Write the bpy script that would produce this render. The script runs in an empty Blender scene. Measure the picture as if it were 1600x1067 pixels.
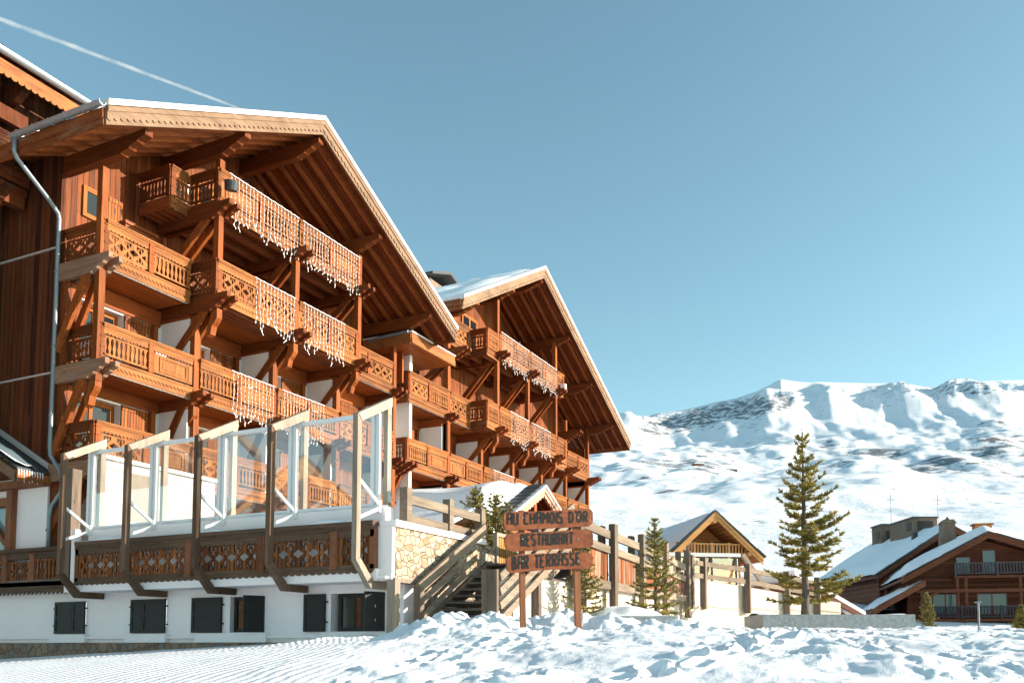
import bpy, math, random
from math import sin, cos, pi, radians, sqrt, atan2, floor, ceil
from mathutils import Vector, noise
random.seed(7)
SC = bpy.context.scene
COL = SC.collection

# ------------------------------------------------------------------ camera maths (used only to place the far things)
F = 1400.0; A = radians(26.2); PT = radians(4.45); CY = 898.0; EZ = 1.5
F0 = Vector((cos(A), sin(A), 0)); RT = Vector((sin(A), -cos(A), 0))
FW = Vector((F0.x*cos(PT), F0.y*cos(PT), sin(PT))); UPV = Vector((-F0.x*sin(PT), -F0.y*sin(PT), cos(PT)))
def ray(u, v): return FW + RT*((u-800)/F) + UPV*((CY-v)/F)
def D(u, v, d): return Vector((0, 0, EZ)) + ray(u, v)*d
SUN = Vector((0.45, -1.0, 0.305)).normalized()

# ------------------------------------------------------------------ mesh helper
class MB:
    def __init__(s): s.v = []; s.f = []; s.mi = []; s.cur = 0
    def add(s, vs, fs):
        b = len(s.v); s.v.extend(vs)
        for f in fs: s.f.append([b+i for i in f]); s.mi.append(s.cur)
    def box(s, x0, x1, y0, y1, z0, z1):
        s.add([(x0,y0,z0),(x1,y0,z0),(x1,y1,z0),(x0,y1,z0),(x0,y0,z1),(x1,y0,z1),(x1,y1,z1),(x0,y1,z1)],
              [(0,3,2,1),(4,5,6,7),(0,1,5,4),(1,2,6,5),(2,3,7,6),(3,0,4,7)])
    def prism(s, pts, vec):
        n = len(pts); vec = Vector(vec); a = [Vector(p) for p in pts]; b = [p+vec for p in a]
        s.add(a+b, [tuple(range(n-1,-1,-1)), tuple(range(n,2*n))]+[(i,(i+1)%n,n+(i+1)%n,n+i) for i in range(n)])
    def yz(s, poly, x0, x1): s.prism([(x0,p[0],p[1]) for p in poly], (x1-x0,0,0))
    def xz(s, poly, y0, y1): s.prism([(p[0],y0,p[1]) for p in poly], (0,y1-y0,0))
    def xy(s, poly, z0, z1): s.prism([(p[0],p[1],z0) for p in poly], (0,0,z1-z0))
    def beam(s, p, q, w, h, up=(0,0,1)):
        p = Vector(p); q = Vector(q); d = (q-p).normalized(); up = Vector(up)
        sd = d.cross(up)
        if sd.length < 1e-4: sd = d.cross(Vector((1,0,0)))
        sd.normalize(); u2 = sd.cross(d).normalized(); a = sd*(w/2); b = u2*(h/2)
        s.prism([p-a-b, p+a-b, p+a+b, p-a+b], q-p)
    def tube(s, path, r, n=8, cap=True):
        P = [Vector(p) for p in path]; R = r if isinstance(r, (list,tuple)) else [r]*len(P); rings = []
        ref = None
        for i, p in enumerate(P):
            d = (P[min(i+1,len(P)-1)]-P[max(i-1,0)]).normalized()
            if ref is None: ref = d.orthogonal().normalized()
            ref = (ref - d*ref.dot(d)).normalized(); o = d.cross(ref)
            rings.append([p + (ref*cos(2*pi*k/n)+o*sin(2*pi*k/n))*R[i] for k in range(n)])
        vs = [q for rg in rings for q in rg]
        fs = [(i*n+k, i*n+(k+1)%n, (i+1)*n+(k+1)%n, (i+1)*n+k) for i in range(len(P)-1) for k in range(n)]
        if cap: fs += [tuple(range(n-1,-1,-1)), tuple((len(P)-1)*n+k for k in range(n))]
        s.add(vs, fs)
    # a frame fr = (origin, along, outward normal): s along, t outward, z up
    def fb(s, fr, s0, s1, t0, t1, z0, z1):
        o, d, n = fr
        P = lambda a, t, z: o + d*a + n*t + Vector((0,0,z))
        s.add([P(s0,t0,z0),P(s1,t0,z0),P(s1,t1,z0),P(s0,t1,z0),P(s0,t0,z1),P(s1,t0,z1),P(s1,t1,z1),P(s0,t1,z1)],
              [(0,1,2,3),(7,6,5,4),(4,5,1,0),(5,6,2,1),(6,7,3,2),(7,4,0,3)])
    def fp(s, fr, poly, t0, t1):
        o, d, n = fr
        s.prism([o + d*p[0] + n*t0 + Vector((0,0,p[1])) for p in poly], n*(t1-t0))
    def strip(s, fr, pts, w, t0, t1):                      # ribbon along (s,z) points
        L = []; Rr = []
        for i, p in enumerate(pts):
            a = pts[max(i-1,0)]; b = pts[min(i+1,len(pts)-1)]
            dx, dz = b[0]-a[0], b[1]-a[1]; l = sqrt(dx*dx+dz*dz) or 1
            ww = w if not isinstance(w, (list,tuple)) else w[i]
            L.append((p[0]-dz/l*ww/2, p[1]+dx/l*ww/2)); Rr.append((p[0]+dz/l*ww/2, p[1]-dx/l*ww/2))
        o, d, n = fr; P = lambda q, t: o + d*q[0] + n*t + Vector((0,0,q[1])); m = len(pts)
        vs = [P(q,t1) for q in L]+[P(q,t1) for q in Rr]+[P(q,t0) for q in L]+[P(q,t0) for q in Rr]; fs = []
        for i in range(m-1):
            fs += [(i,i+1,m+i+1,m+i),(2*m+i,3*m+i,3*m+i+1,2*m+i+1),(i,2*m+i,2*m+i+1,i+1),(m+i,m+i+1,3*m+i+1,3*m+i)]
        fs += [(0,m,3*m,2*m),(m-1,3*m-1,4*m-1,2*m-1)]
        s.add(vs, fs)

def base_of(p):
    L = Vector((0,0,0))
    while p is not None: L += p.location; p = p.parent
    return L
def mk(name, mb, mat, parent=None, smooth=False, label=None, local=False):
    me = bpy.data.meshes.new(name)
    L = Vector((0,0,0)) if (parent is None or local) else base_of(parent)
    me.from_pydata([(v[0]-L.x, v[1]-L.y, v[2]-L.z) for v in mb.v], [], mb.f)
    mats = mat if isinstance(mat, list) else [mat]
    for m in mats: me.materials.append(m)
    if len(mats) > 1: me.polygons.foreach_set('material_index', mb.mi)
    if smooth: me.polygons.foreach_set('use_smooth', [True]*len(me.polygons))
    me.update()
    o = bpy.data.objects.new(name, me); COL.objects.link(o)
    if parent is not None: o.parent = parent
    if label: o['label'] = label
    return o
def thing(name, label, cat, loc=(0,0,0), rotz=0, group=None):
    o = bpy.data.objects.new(name, None); COL.objects.link(o); o.location = loc; o.rotation_euler = (0,0,rotz)
    return tag(o, label, cat, group)
def tag(o, label, cat=None, group=None, kind=None):
    if label: o['label'] = label
    if cat: o['category'] = cat
    if group: o['group'] = group
    if kind: o['kind'] = kind
    return o
def part(parent, name): # an empty part that carries sub-parts
    o = bpy.data.objects.new(name, None); COL.objects.link(o); o.parent = parent; return o

# ------------------------------------------------------------------ materials
class NT:
    def __init__(s, name):
        s.m = bpy.data.materials.new(name); s.m.use_nodes = True; s.t = s.m.node_tree; s.n = s.t.nodes; s.l = s.t.links
        s.b = s.n['Principled BSDF']; s.out = s.n['Material Output']
    def new(s, ty, **k):
        n = s.n.new(ty)
        for a, b in k.items(): setattr(n, a, b)
        return n
    def set(s, n, **k):
        for a, b in k.items():
            inp = n.inputs[a.replace('_',' ')] if not a.startswith('i') or not a[1:].isdigit() else n.inputs[int(a[1:])]
            if hasattr(b, 'is_output') : s.l.new(b, inp)
            else: inp.default_value = b
        return n
    def math(s, op, a, b=None):
        n = s.new('ShaderNodeMath', operation=op)
        for i, x in enumerate((a, b)):
            if x is None: continue
            if hasattr(x, 'is_output'): s.l.new(x, n.inputs[i])
            else: n.inputs[i].default_value = x
        return n.outputs[0]
    def coord(s, scale=(1,1,1), which='Object', rot=(0,0,0)):
        c = s.new('ShaderNodeTexCoord'); m = s.new('ShaderNodeMapping'); m.inputs['Scale'].default_value = scale
        m.inputs['Rotation'].default_value = rot
        s.l.new(c.outputs[which], m.inputs['Vector']); return m.outputs[0]
    def noise(s, vec, scale, detail=4, rough=.55):
        n = s.new('ShaderNodeTexNoise'); s.l.new(vec, n.inputs['Vector'])
        n.inputs['Scale'].default_value = scale; n.inputs['Detail'].default_value = detail; n.inputs['Roughness'].default_value = rough
        return n.outputs['Fac']
    def ramp(s, fac, stops):
        r = s.new('ShaderNodeValToRGB'); s.l.new(fac, r.inputs[0]); e = r.color_ramp.elements
        while len(e) < len(stops): e.new(.5)
        for i, (p, c) in enumerate(stops): e[i].position = p; e[i].color = (c, c, c, 1) if isinstance(c, (int,float)) else (*c, 1)
        return r.outputs[0]
    def mix(s, fac, a, b, mode='MIX'):
        n = s.new('ShaderNodeMix', data_type='RGBA', blend_type=mode)
        for i, x in ((0,fac),(6,a),(7,b)):
            if hasattr(x, 'is_output'): s.l.new(x, n.inputs[i])
            else: n.inputs[i].default_value = x if i == 0 else (*x, 1)
        return n.outputs[2]
    def bump(s, h, strength=.3, dist=.02):
        n = s.new('ShaderNodeBump'); n.inputs['Strength'].default_value = strength; n.inputs['Distance'].default_value = dist
        s.l.new(h, n.inputs['Height']); s.l.new(n.outputs[0], s.b.inputs['Normal']); return n
    def col(s, c):
        if hasattr(c, 'is_output'): s.l.new(c, s.b.inputs['Base Color'])
        else: s.b.inputs['Base Color'].default_value = (*c, 1)
    def rough(s, r, spec=.3): s.b.inputs['Roughness'].default_value = r; s.b.inputs['Specular IOR Level'].default_value = spec

def wood(name, c1, c2, grain='z', plank=None, pw=.16, stain=None, stain_amt=.5, rough=.62, dark=(.03,.015,.01), spec=.13, plank_var=.35):
    warm = any(k in name for k in ('stain','orange','roof','larch','terrace_c','golden','boards')); k1, k2 = ((.92,.84,.66),(.80,.73,.62)) if warm else ((.84,.84,.86),(.80,.80,.82))
    c1 = tuple(x*k for x, k in zip(c1,k1)); c2 = tuple(x*k for x, k in zip(c2,k2)); stain = stain and tuple(x*.8 for x in stain)
    t = NT(name); sc = {'x':(1.2,14,14),'y':(14,1.2,14),'z':(14,14,1.2)}[grain]
    v = t.coord(sc); g = t.noise(v, 1.0, 5, .6); big = t.noise(t.coord({'x':(.5,2,2),'y':(2,.5,2),'z':(2,2,.5)}[grain]), .9, 3)
    f = t.math('ADD', t.math('MULTIPLY', g, .75), t.math('MULTIPLY', big, .45))
    h = g
    if plank:
        co = t.new('ShaderNodeTexCoord'); sp = t.new('ShaderNodeSeparateXYZ'); t.l.new(co.outputs['Object'], sp.inputs[0])
        a = t.math('DIVIDE', sp.outputs['xyz'.index(plank)], pw)
        fl = t.math('FLOOR', a); fr = t.math('FRACT', a)
        wn = t.new('ShaderNodeTexWhiteNoise', noise_dimensions='1D'); t.l.new(fl, wn.inputs['W'])
        f = t.math('ADD', f, t.math('MULTIPLY', t.math('SUBTRACT', wn.outputs['Value'], .5), plank_var))
        gap = t.math('LESS_THAN', t.math('ABSOLUTE', t.math('SUBTRACT', fr, .5)), .5-.012/pw)
        h = t.math('ADD', t.math('MULTIPLY', g, .3), t.math('MULTIPLY', gap, 1.0))
    c = t.ramp(f, [(.32, c2), (.78, c1)])
    if stain:
        sn = t.ramp(t.noise(t.coord({'x':(.7,3,3),'y':(3,.7,3),'z':(4,4,.35)}[grain]), 1.3, 4, .65), [(.5,0),(.66,1)])
        c = t.mix(t.math('MULTIPLY', sn, stain_amt), c, stain)
    kn = t.new('ShaderNodeTexVoronoi'); t.l.new(t.coord({'x':(1.6,5,5),'y':(5,1.6,5),'z':(5,5,1.6)}[grain]), kn.inputs['Vector']); kn.inputs['Scale'].default_value = 1.0
    c = t.mix(t.ramp(kn.outputs['Distance'], [(.05,.8),(.11,0)]), c, (c2[0]*.5, c2[1]*.45, c2[2]*.4))
    if plank: c = t.mix(gap, dark, c)
    oi = t.new('ShaderNodeObjectInfo'); rv = t.math('ADD', .70, t.math('MULTIPLY', oi.outputs['Random'], .5))
    cb = t.new('ShaderNodeCombineXYZ'); [t.l.new(rv, cb.inputs[i]) for i in range(3)]
    c = t.mix(1.0, c, cb.outputs[0], 'MULTIPLY')
    t.col(c); t.rough(rough, spec); t.bump(h, .35, .012); return t.m
def plain(name, c, rough=.6, var=.12, scale=3, metal=0, spec=.3, bump=.1):
    t = NT(name); n = t.noise(t.coord((scale,)*3), 1, 6, .65)
    t.col(t.mix(n, tuple(x*(1-var) for x in c), tuple(min(1,x*(1+var)) for x in c))); t.rough(rough, spec); t.b.inputs['Metallic'].default_value = metal
    if bump: t.bump(t.noise(t.coord((scale*8,)*3), 1, 4), bump, .01)
    return t.m
def glassy(name, c=(.012,.016,.02), rough=.03):
    t = NT(name); t.col(c); t.rough(rough, .5)
    n = t.noise(t.coord((.8,.8,.8)), 1, 2); t.bump(n, .06, .05); return t.m
def clear_glass(name='clear_screen_glass', dirty=.30):
    t = NT(name); tr = t.new('ShaderNodeBsdfTransparent'); tr.inputs[0].default_value = (.97,.985,.98,1)
    gl = t.new('ShaderNodeBsdfGlossy'); gl.inputs['Roughness'].default_value = .02
    lw = t.new('ShaderNodeLayerWeight'); lw.inputs[0].default_value = .5
    dirt = t.new('ShaderNodeBsdfDiffuse'); dirt.inputs[0].default_value = (.8,.8,.78,1)
    m1 = t.new('ShaderNodeMixShader'); t.l.new(t.math('MULTIPLY', t.ramp(t.noise(t.coord((1.5,1.5,1.5)),1,5),[(.3,.12),(.8,.35)]), dirty), m1.inputs[0])
    t.l.new(tr.outputs[0], m1.inputs[1]); t.l.new(dirt.outputs[0], m1.inputs[2])
    m2 = t.new('ShaderNodeMixShader'); t.l.new(t.math('ADD', .09, t.math('MULTIPLY', t.math('POWER', lw.outputs['Facing'], 2.5), .6)), m2.inputs[0]); t.l.new(m1.outputs[0], m2.inputs[1]); t.l.new(gl.outputs[0], m2.inputs[2])
    t.l.new(m2.outputs[0], t.out.inputs['Surface']); return t.m
def stone(name, stops, scale, mortar, edge=.05, bump=.6, sq=(1,1,1)):
    t = NT(name); v = t.coord(sq)
    wob = t.new('ShaderNodeTexNoise'); t.l.new(v, wob.inputs['Vector']); wob.inputs['Scale'].default_value = 3
    mv = t.new('ShaderNodeMix', data_type='VECTOR'); mv.inputs[0].default_value = .06; t.l.new(v, mv.inputs[4]); t.l.new(wob.outputs['Color'], mv.inputs[5])
    vo = t.new('ShaderNodeTexVoronoi'); vo.inputs['Scale'].default_value = scale; t.l.new(mv.outputs[1], vo.inputs['Vector'])
    ve = t.new('ShaderNodeTexVoronoi', feature='DISTANCE_TO_EDGE'); ve.inputs['Scale'].default_value = scale; t.l.new(mv.outputs[1], ve.inputs['Vector'])
    sp = t.new('ShaderNodeSeparateColor'); t.l.new(vo.outputs['Color'], sp.inputs[0])
    c = t.ramp(sp.outputs[0], stops); n = t.noise(t.coord((9,9,9)), 1, 6, .7)
    c = t.mix(n, c, t.mix(.5, c, (.05,.04,.035)))
    e = t.ramp(ve.outputs['Distance'], [(edge*.45,0),(edge,1)])
    t.col(t.mix(e, mortar, c)); t.rough(.85, .15)
    t.bump(t.math('ADD', e, t.math('MULTIPLY', n, .5)), bump, .04); return t.m
def snow_mat(name='snow', col=(.84,.855,.875), grain=1.0):
    t = NT(name); n = t.noise(t.coord((3,3,3)), 1, 8, .7); n2 = t.noise(t.coord((25,25,25)), 1, 4, .7)
    t.col(t.mix(n, tuple(c*.97 for c in col), col)); t.rough(.65, .25)
    t.b.inputs['Subsurface Weight'].default_value = .0
    t.bump(t.math('ADD', n, t.math('MULTIPLY', n2, .4)), .35*grain, .05); return t.m

OR1, OR2 = (.34,.098,.026), (.11,.027,.009)
M = dict(
 beam_x = wood('stained_beam_along', OR1, OR2, 'x', spec=.3), beam_y = wood('stained_shaded_beam_out', (.24,.066,.02), (.085,.022,.008), 'y'),  # outward beams and purlins darkened to stand for their shade
 beam_z = wood('stained_post', OR1, OR2, 'z'), beam_w = wood('greyed_beam', (.36,.20,.12), (.14,.07,.042), 'y', stain=(.30,.22,.17), stain_amt=.5, rough=.8),
 header = wood('stained_header', (.36,.10,.03), (.17,.043,.013), 'x'),
 rail = wood('stained_rail', (.42,.168,.058), (.165,.052,.018), 'x', stain=(.085,.038,.02), stain_amt=.55),
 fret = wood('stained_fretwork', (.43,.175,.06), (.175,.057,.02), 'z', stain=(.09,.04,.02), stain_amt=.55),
 fretside = wood('stained_shaded_side_fretwork', (.26,.078,.025), (.09,.026,.011), 'z'),  # darker copy of the fretwork, shade put into its colour
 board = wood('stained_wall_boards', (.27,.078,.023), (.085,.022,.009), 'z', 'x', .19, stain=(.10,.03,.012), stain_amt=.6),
 side = wood('dark_shaded_weathered_boards', (.14,.042,.018), (.05,.015,.009), 'z', 'y', .21, stain=(.24,.095,.05), stain_amt=.35, rough=.75, spec=.12, plank_var=.6),  # dark brown side wall boards, reused to paint shade on the left wing
 sidex = wood('shaded_weathered_boards_across', (.12,.045,.022), (.035,.014,.009), 'z', 'x', .21, stain=(.22,.10,.06), stain_amt=.35, rough=.75, spec=.12, plank_var=.6),  # left wing boards, darkened to stand for shade
 soffit = wood('orange_soffit_boards', (.60,.185,.04), (.38,.098,.02), 'x', 'y', .10, dark=(.12,.03,.01), rough=.5),  # orange boards brightened to carry bounce from the sunlit snow
 roofund = wood('roof_underside_boards', (.25,.066,.018), (.11,.026,.009), 'x', 'y', .12, dark=(.05,.015,.008)),  # underside boards darkened in colour for the shade below the roof
 pale = wood('pale_weathered_fascia', (.33,.205,.125), (.16,.092,.052), 'x', stain=(.12,.065,.036), stain_amt=.5),
 fascia = wood('stained_fascia', (.40,.16,.058), (.17,.057,.022), 'x', stain=(.10,.045,.025), stain_amt=.5),
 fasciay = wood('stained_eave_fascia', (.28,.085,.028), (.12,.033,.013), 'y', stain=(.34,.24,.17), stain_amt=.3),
 greyz = wood('weathered_grey_post', (.26,.20,.155), (.095,.068,.05), 'z', stain=(.30,.18,.10), stain_amt=.4, rough=.8),
 greyx = wood('weathered_grey_rail', (.37,.295,.22), (.15,.105,.072), 'x', stain=(.36,.24,.15), stain_amt=.4, rough=.8),
 greyy = wood('weathered_grey_plank', (.26,.205,.165), (.10,.075,.055), 'y', rough=.8),
 frame = wood('shaded_weathered_frame', (.19,.115,.075), (.07,.04,.027), 'z', stain=(.34,.24,.16), stain_amt=.3, rough=.8),  # screen posts, their shaded faces put into the colour
 palez = wood('bleached_sunlit_post', (.48,.40,.315), (.28,.215,.155), 'z', stain=(.24,.16,.10), stain_amt=.3, rough=.75),  # bleached wood; on the screen frames its paleness stands for sunlight
 terr = wood('terrace_carved_boards', (.36,.13,.05), (.10,.038,.018), 'z', 'y', .13, stain=(.07,.03,.018), stain_amt=.6, rough=.75),
 terry = wood('terrace_weathered_rail', (.20,.125,.082), (.075,.044,.03), 'y', stain=(.30,.16,.08), stain_amt=.4, rough=.78),
 terrpost = wood('terrace_newel', (.32,.13,.065), (.12,.045,.025), 'z', rough=.75),
 fence = wood('patchy_fence_boards', (.34,.115,.045), (.10,.035,.018), 'z', 'x', .14, stain=(.50,.43,.35), stain_amt=.7, rough=.8, plank_var=.5),
 door = wood('golden_gate_boards', (.62,.33,.12), (.42,.19,.06), 'z', 'x', .12),
 shut = wood('larch_shutter', (.38,.125,.035), (.18,.048,.015), 'z', 'x', .11),
 sign = wood('sign_board_wood', (.34,.115,.052), (.14,.04,.02), 'x', stain=(.06,.022,.014), stain_amt=.35, spec=.1),
 signpost = wood('sign_post_wood', (.42,.18,.09), (.22,.08,.04), 'z', rough=.7),
 plaster = plain('white_render', (.80,.765,.74), .85, .04, 1.5, bump=.15),
 plaster_b = plain('white_basement_render', (.86,.795,.80), .85, .07, .7, bump=.12),
 cream = plain('cream_wall', (.58,.51,.43), .85, .05, 1.0, bump=.1),
 verge = plain('cream_verge_metal', (.66,.58,.50), .5, .12, 2, bump=0),
 joint = plain('dark_render_joint', (.46,.38,.30), .9, .1, 3, bump=0),
 whitem = plain('white_painted_metal', (.78,.78,.78), .4, .03, 4, bump=0),
 grey = plain('zinc_pipe', (.36,.40,.42), .38, .2, 5, metal=.6, spec=.5, bump=.05),
 drain = plain('grey_green_drainpipe', (.20,.25,.27), .45, .2, 5, metal=.35, spec=.4, bump=.05),
 strip = plain('aluminium_strip', (.62,.60,.57), .4, .08, 5, metal=.4, bump=0),
 black = plain('black_painted_shutter', (.014,.014,.015), .55, .25, 6, bump=.1),
 winframe = wood('golden_window_frame', (.42,.155,.04), (.24,.075,.02), 'z'),
 glass = glassy('window_glass'), glassb = glassy('sky_tinted_window_glass', (.17,.235,.265), .06), screen = clear_glass(), screen2 = clear_glass('clear_shelter_glass', .03), steel = plain('dark_grey_steel', (.13,.155,.18), .5, .15, 4, bump=0),  # pale panes carry the reflected sky in their base colour
 stonew = stone('honey_stone_wall', [(0,(.38,.26,.15)),(.3,(.54,.43,.30)),(.5,(.48,.41,.32)),(.75,(.58,.50,.40)),(1,(.42,.30,.19))], 4.6, (.17,.12,.075), .06, .6, (1,1,1.5)),
 stoneb = stone('brown_rubble_plinth', [(0,(.28,.15,.09)),(.4,(.38,.26,.18)),(.75,(.24,.21,.19)),(1,(.42,.23,.13))], 4.6, (.15,.115,.09), .06, .7),
 granite = plain('mottled_granite', (.30,.32,.33), .7, .75, 9, bump=.3),
 snow = snow_mat(), slate = plain('dark_slate', (.045,.05,.055), .6, .4, 6, bump=.4),
 bulb = plain('white_light_string', (.85,.83,.82), .5, 0, 1, bump=0),
 paint = plain('black_letter_paint', (.008,.007,.007), .6, .3, 8, bump=0),
 redw = wood('red_brown_log', (.24,.085,.043), (.085,.03,.017), 'x', 'z', .22, dark=(.03,.012,.008)),
 redt = wood('red_brown_timber', (.25,.095,.05), (.11,.038,.02), 'x'),
 chal = wood('golden_chalet_wood', (.58,.27,.11), (.36,.14,.05), 'x', 'z', .2, dark=(.10,.04,.02)),
 chalt = wood('golden_chalet_trim', (.66,.40,.20), (.46,.23,.10), 'x'),
 greyrail = wood('blue_grey_rail', (.095,.09,.098), (.035,.032,.035), 'x'),
 whiteboard = wood('pale_white_wall', (.74,.70,.68), (.62,.58,.55), 'x', 'z', .3, dark=(.5,.4,.3), plank_var=.1),
 gold = plain('cream_plastic', (.8,.8,.78), .5, .03, 2, bump=0),
)
def two_sided(name, c, c2, rough=.7):
    t = NT(name); n = t.noise(t.coord((2.2,2.2,2.2)), 1, 3); t.col(t.mix(t.ramp(n,[(.35,0),(.65,1)]), c, c2)); t.rough(rough, .2)
    t.b.inputs['Transmission Weight'].default_value = 0; return t.m
M['needle'] = two_sided('spruce_needles', (.40,.31,.075), (.15,.135,.04)); M['needle2'] = two_sided('young_spruce_needles', (.36,.29,.085), (.15,.135,.045))
M['bark'] = wood('spruce_bark', (.24,.20,.17), (.09,.07,.055), 'z', rough=.9)

FR = lambda x, y, dx, dy, nx, ny: (Vector((x,y,0)), Vector((dx,dy,0)), Vector((nx,ny,0)))
front = lambda x, y: FR(x, y, 1, 0, 0, -1)     # faces -Y, runs along +X
leftf = lambda x, y: FR(x, y, 0, 1, -1, 0)     # faces -X, runs along +Y

# ------------------------------------------------------------------ carved balustrade pieces
def scallop(L, z0, z1, pitch, depth, shape='round'):
    n = max(1, int(round(L/pitch))); p = L/n; pts = [(0,z1)]
    low = []
    for i in range(n):
        a = i*p
        if shape == 'round': low += [(a+p*.0, z0+depth), (a+p*.18, z0+depth*.3), (a+p*.5, z0), (a+p*.82, z0+depth*.3)]
        elif shape == 'saw': low += [(a, z0+depth), (a+p*.78, z0), (a+p*.82, z0+depth)]
        else: low += [(a, z0+depth*.6), (a+p*.25, z0), (a+p*.5, z0+depth*.5), (a+p*.75, z0+depth)]
    low.append((L, z0+depth)); return [(0,z1)] + low + [(L,z1)]
def shift(poly, s): return [(a+s, z) for a, z in poly]
def balusters(mb, fr, s0, s1, z0, z1, pitch=.155):
    n = max(2, int(round((s1-s0)/pitch))); p = (s1-s0)/n; H = z1-z0
    prof = [(0,.045),(.06,.045),(.1,.028),(.2,.03),(.34,.05),(.46,.052),(.6,.036),(.78,.026),(.86,.028),(.9,.044),(1,.044)]
    for i in range(n):
        c = s0+p*(i+.5)
        mb.fp(fr, [(c-w*p/.155, z0+h*H) for h, w in prof]+[(c+w*p/.155, z0+h*H) for h, w in reversed(prof)], -.02, .02)
    mb.fb(fr, s0, s1, -.035, .035, z1, z1+.05); mb.fb(fr, s0, s1, -.035, .035, z0-.05, z0)
def fretwork(mb, fr, s0, s1, z0, z1, pitch=.46):
    n = max(1, int(round((s1-s0-.12)/pitch))); H = z1-z0; m0 = s0+.06; p = (s1-s0-.12)/n; t0, t1 = -.018, .018
    mb.fb(fr, s0, s0+.075, t0, t1, z0, z1); mb.fb(fr, s1-.075, s1, t0, t1, z0, z1)
    mb.fb(fr, s0+.075, s1-.075, t0, t1, z1-.05, z1)
    mb.fp(fr, shift(scallop(s1-s0-.15, z0-.05, z0+.07, .16, .04), s0+.075), t0, t1)
    for i in range(n):
        c = m0+p*(i+.5)
        for sg in (-1, 1):
            pts = []; ws = []
            for k in range(13):
                q = k/12
                off = p*(.29+.17*cos(q*2*pi*1.0)*1.0 - .07*cos(q*4*pi))
                pts.append((c+sg*off, z0+.04+q*(H-.08))); ws.append(p*(.21+.06*sin(q*pi*3)))
            mb.strip(fr, pts, ws, t0, t1+.004*sg)
        # heart scrolls inside each opening
        for zc, sc in ((z0+H*.70, 1), (z0+H*.27, -1)):
            for sg in (-1, 1):
                arc = [(c+sg*p*(.02+.12*sin(a)), zc+sc*(H*.15*(-cos(a)))) for a in [x*pi/6 for x in range(1, 8)]]
                mb.strip(fr, arc, p*.07, t0+.003, t1-.002)
        mb.fp(fr, [(c-p*.05, z0+H*.5), (c, z0+H*.43), (c+p*.05, z0+H*.5), (c, z0+H*.57)], t0, t1)
def solidpanel(mb, fr, s0, s1, z0, z1):
    mb.fb(fr, s0, s1, -.02, .015, z0, z1)
    for a, b in ((s0, s0+.2), (s1-.2, s1)):
        mb.fb(fr, a+.03, b-.03, .015, .032, z0+.05, z1-.05)
    mb.fb(fr, s0+.25, s1-.25, .015, .04, z0+.07, z0+.11); mb.fb(fr, s0+.25, s1-.25, .015, .04, z1-.11, z1-.07)
    mb.fb(fr, s0+.25, s0+.29, .015, .04, z0+.11, z1-.11); mb.fb(fr, s1-.29, s1-.25, .015, .04, z0+.11, z1-.11)
    mb.fb(fr, s0+.38, s1-.38, .015, .03, z0+.17, z1-.17)
def newel(mb, fr, c, z0, z1, w=.17):
    h = w/2
    mb.fb(fr, c-h, c+h, -.06, .075, z0, z1)
    for zz in (z0+.02, z0+(z1-z0)*.33, z0+(z1-z0)*.66, z1-.07):
        mb.fb(fr, c-h-.012, c+h+.012, -.065, .09, zz, zz+.05)
def balustrade(parent, fr, L, zr, kinds, H=1.0, mats=('rail','fret','beam_z','fascia'), ends=(True,True), fas=True):
    """a run of carved balustrade: handrail, panels, newels and the carved fascia beneath"""
    a = MB(); a.fb(fr, -.04, L+.04, -.09, .11, zr-.055, zr); a.fb(fr, -.02, L+.02, -.05, .085, zr-.10, zr-.055)
    a.fb(fr, 0, L, -.035, .055, zr-.17, zr-.10); a.fp(fr, scallop(L, zr-.31, zr-.17, .13, .055), .005, .04)
    mk('handrail', a, M[mats[0]], parent)
    n = len(kinds); z1 = zr-.33; z0 = zr-.92*H; e0 = .1 if ends[0] else 0; e1 = .1 if ends[1] else 0
    cs = [0+e0*.5]+[L*i/n for i in range(1, n)]+[L-e1*.5]
    for i, c in enumerate(cs):
        if (i == 0 and not ends[0]) or (i == n and not ends[1]): continue
        nw = MB(); newel(nw, fr, c, z0-.08, zr-.10); mk('newel_post', nw, M[mats[2]], parent)
    for i, k in enumerate(kinds):
        s0 = L*i/n+(.10 if i or ends[0] else 0); s1 = L*(i+1)/n-(.10 if i < n-1 or ends[1] else 0); p = MB()
        {'b':balusters,'f':fretwork,'s':solidpanel}[k](p, fr, s0, s1, z0+(.06 if k == 'b' else 0), z1-(.06 if k == 'b' else 0))
        mk({'b':'baluster_panel','f':'fretwork_panel','s':'carved_panel'}[k], p, M[mats[1]], parent)
    if fas:
        f = MB(); zf = zr-1.0*H
        f.fb(fr, 0, L, -.02, .02, zf-.38, zf-.05); f.fb(fr, -.02, L+.02, -.05, .06, zf-.05, zf+.0)
        f.fp(fr, scallop(L, zf-.25, zf-.06, .15, .075, 'saw'), .02, .045); f.fb(fr, 0, L, .02, .04, zf-.38, zf-.31)
        mk('fascia_board', f, M[mats[3]], parent)

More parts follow.
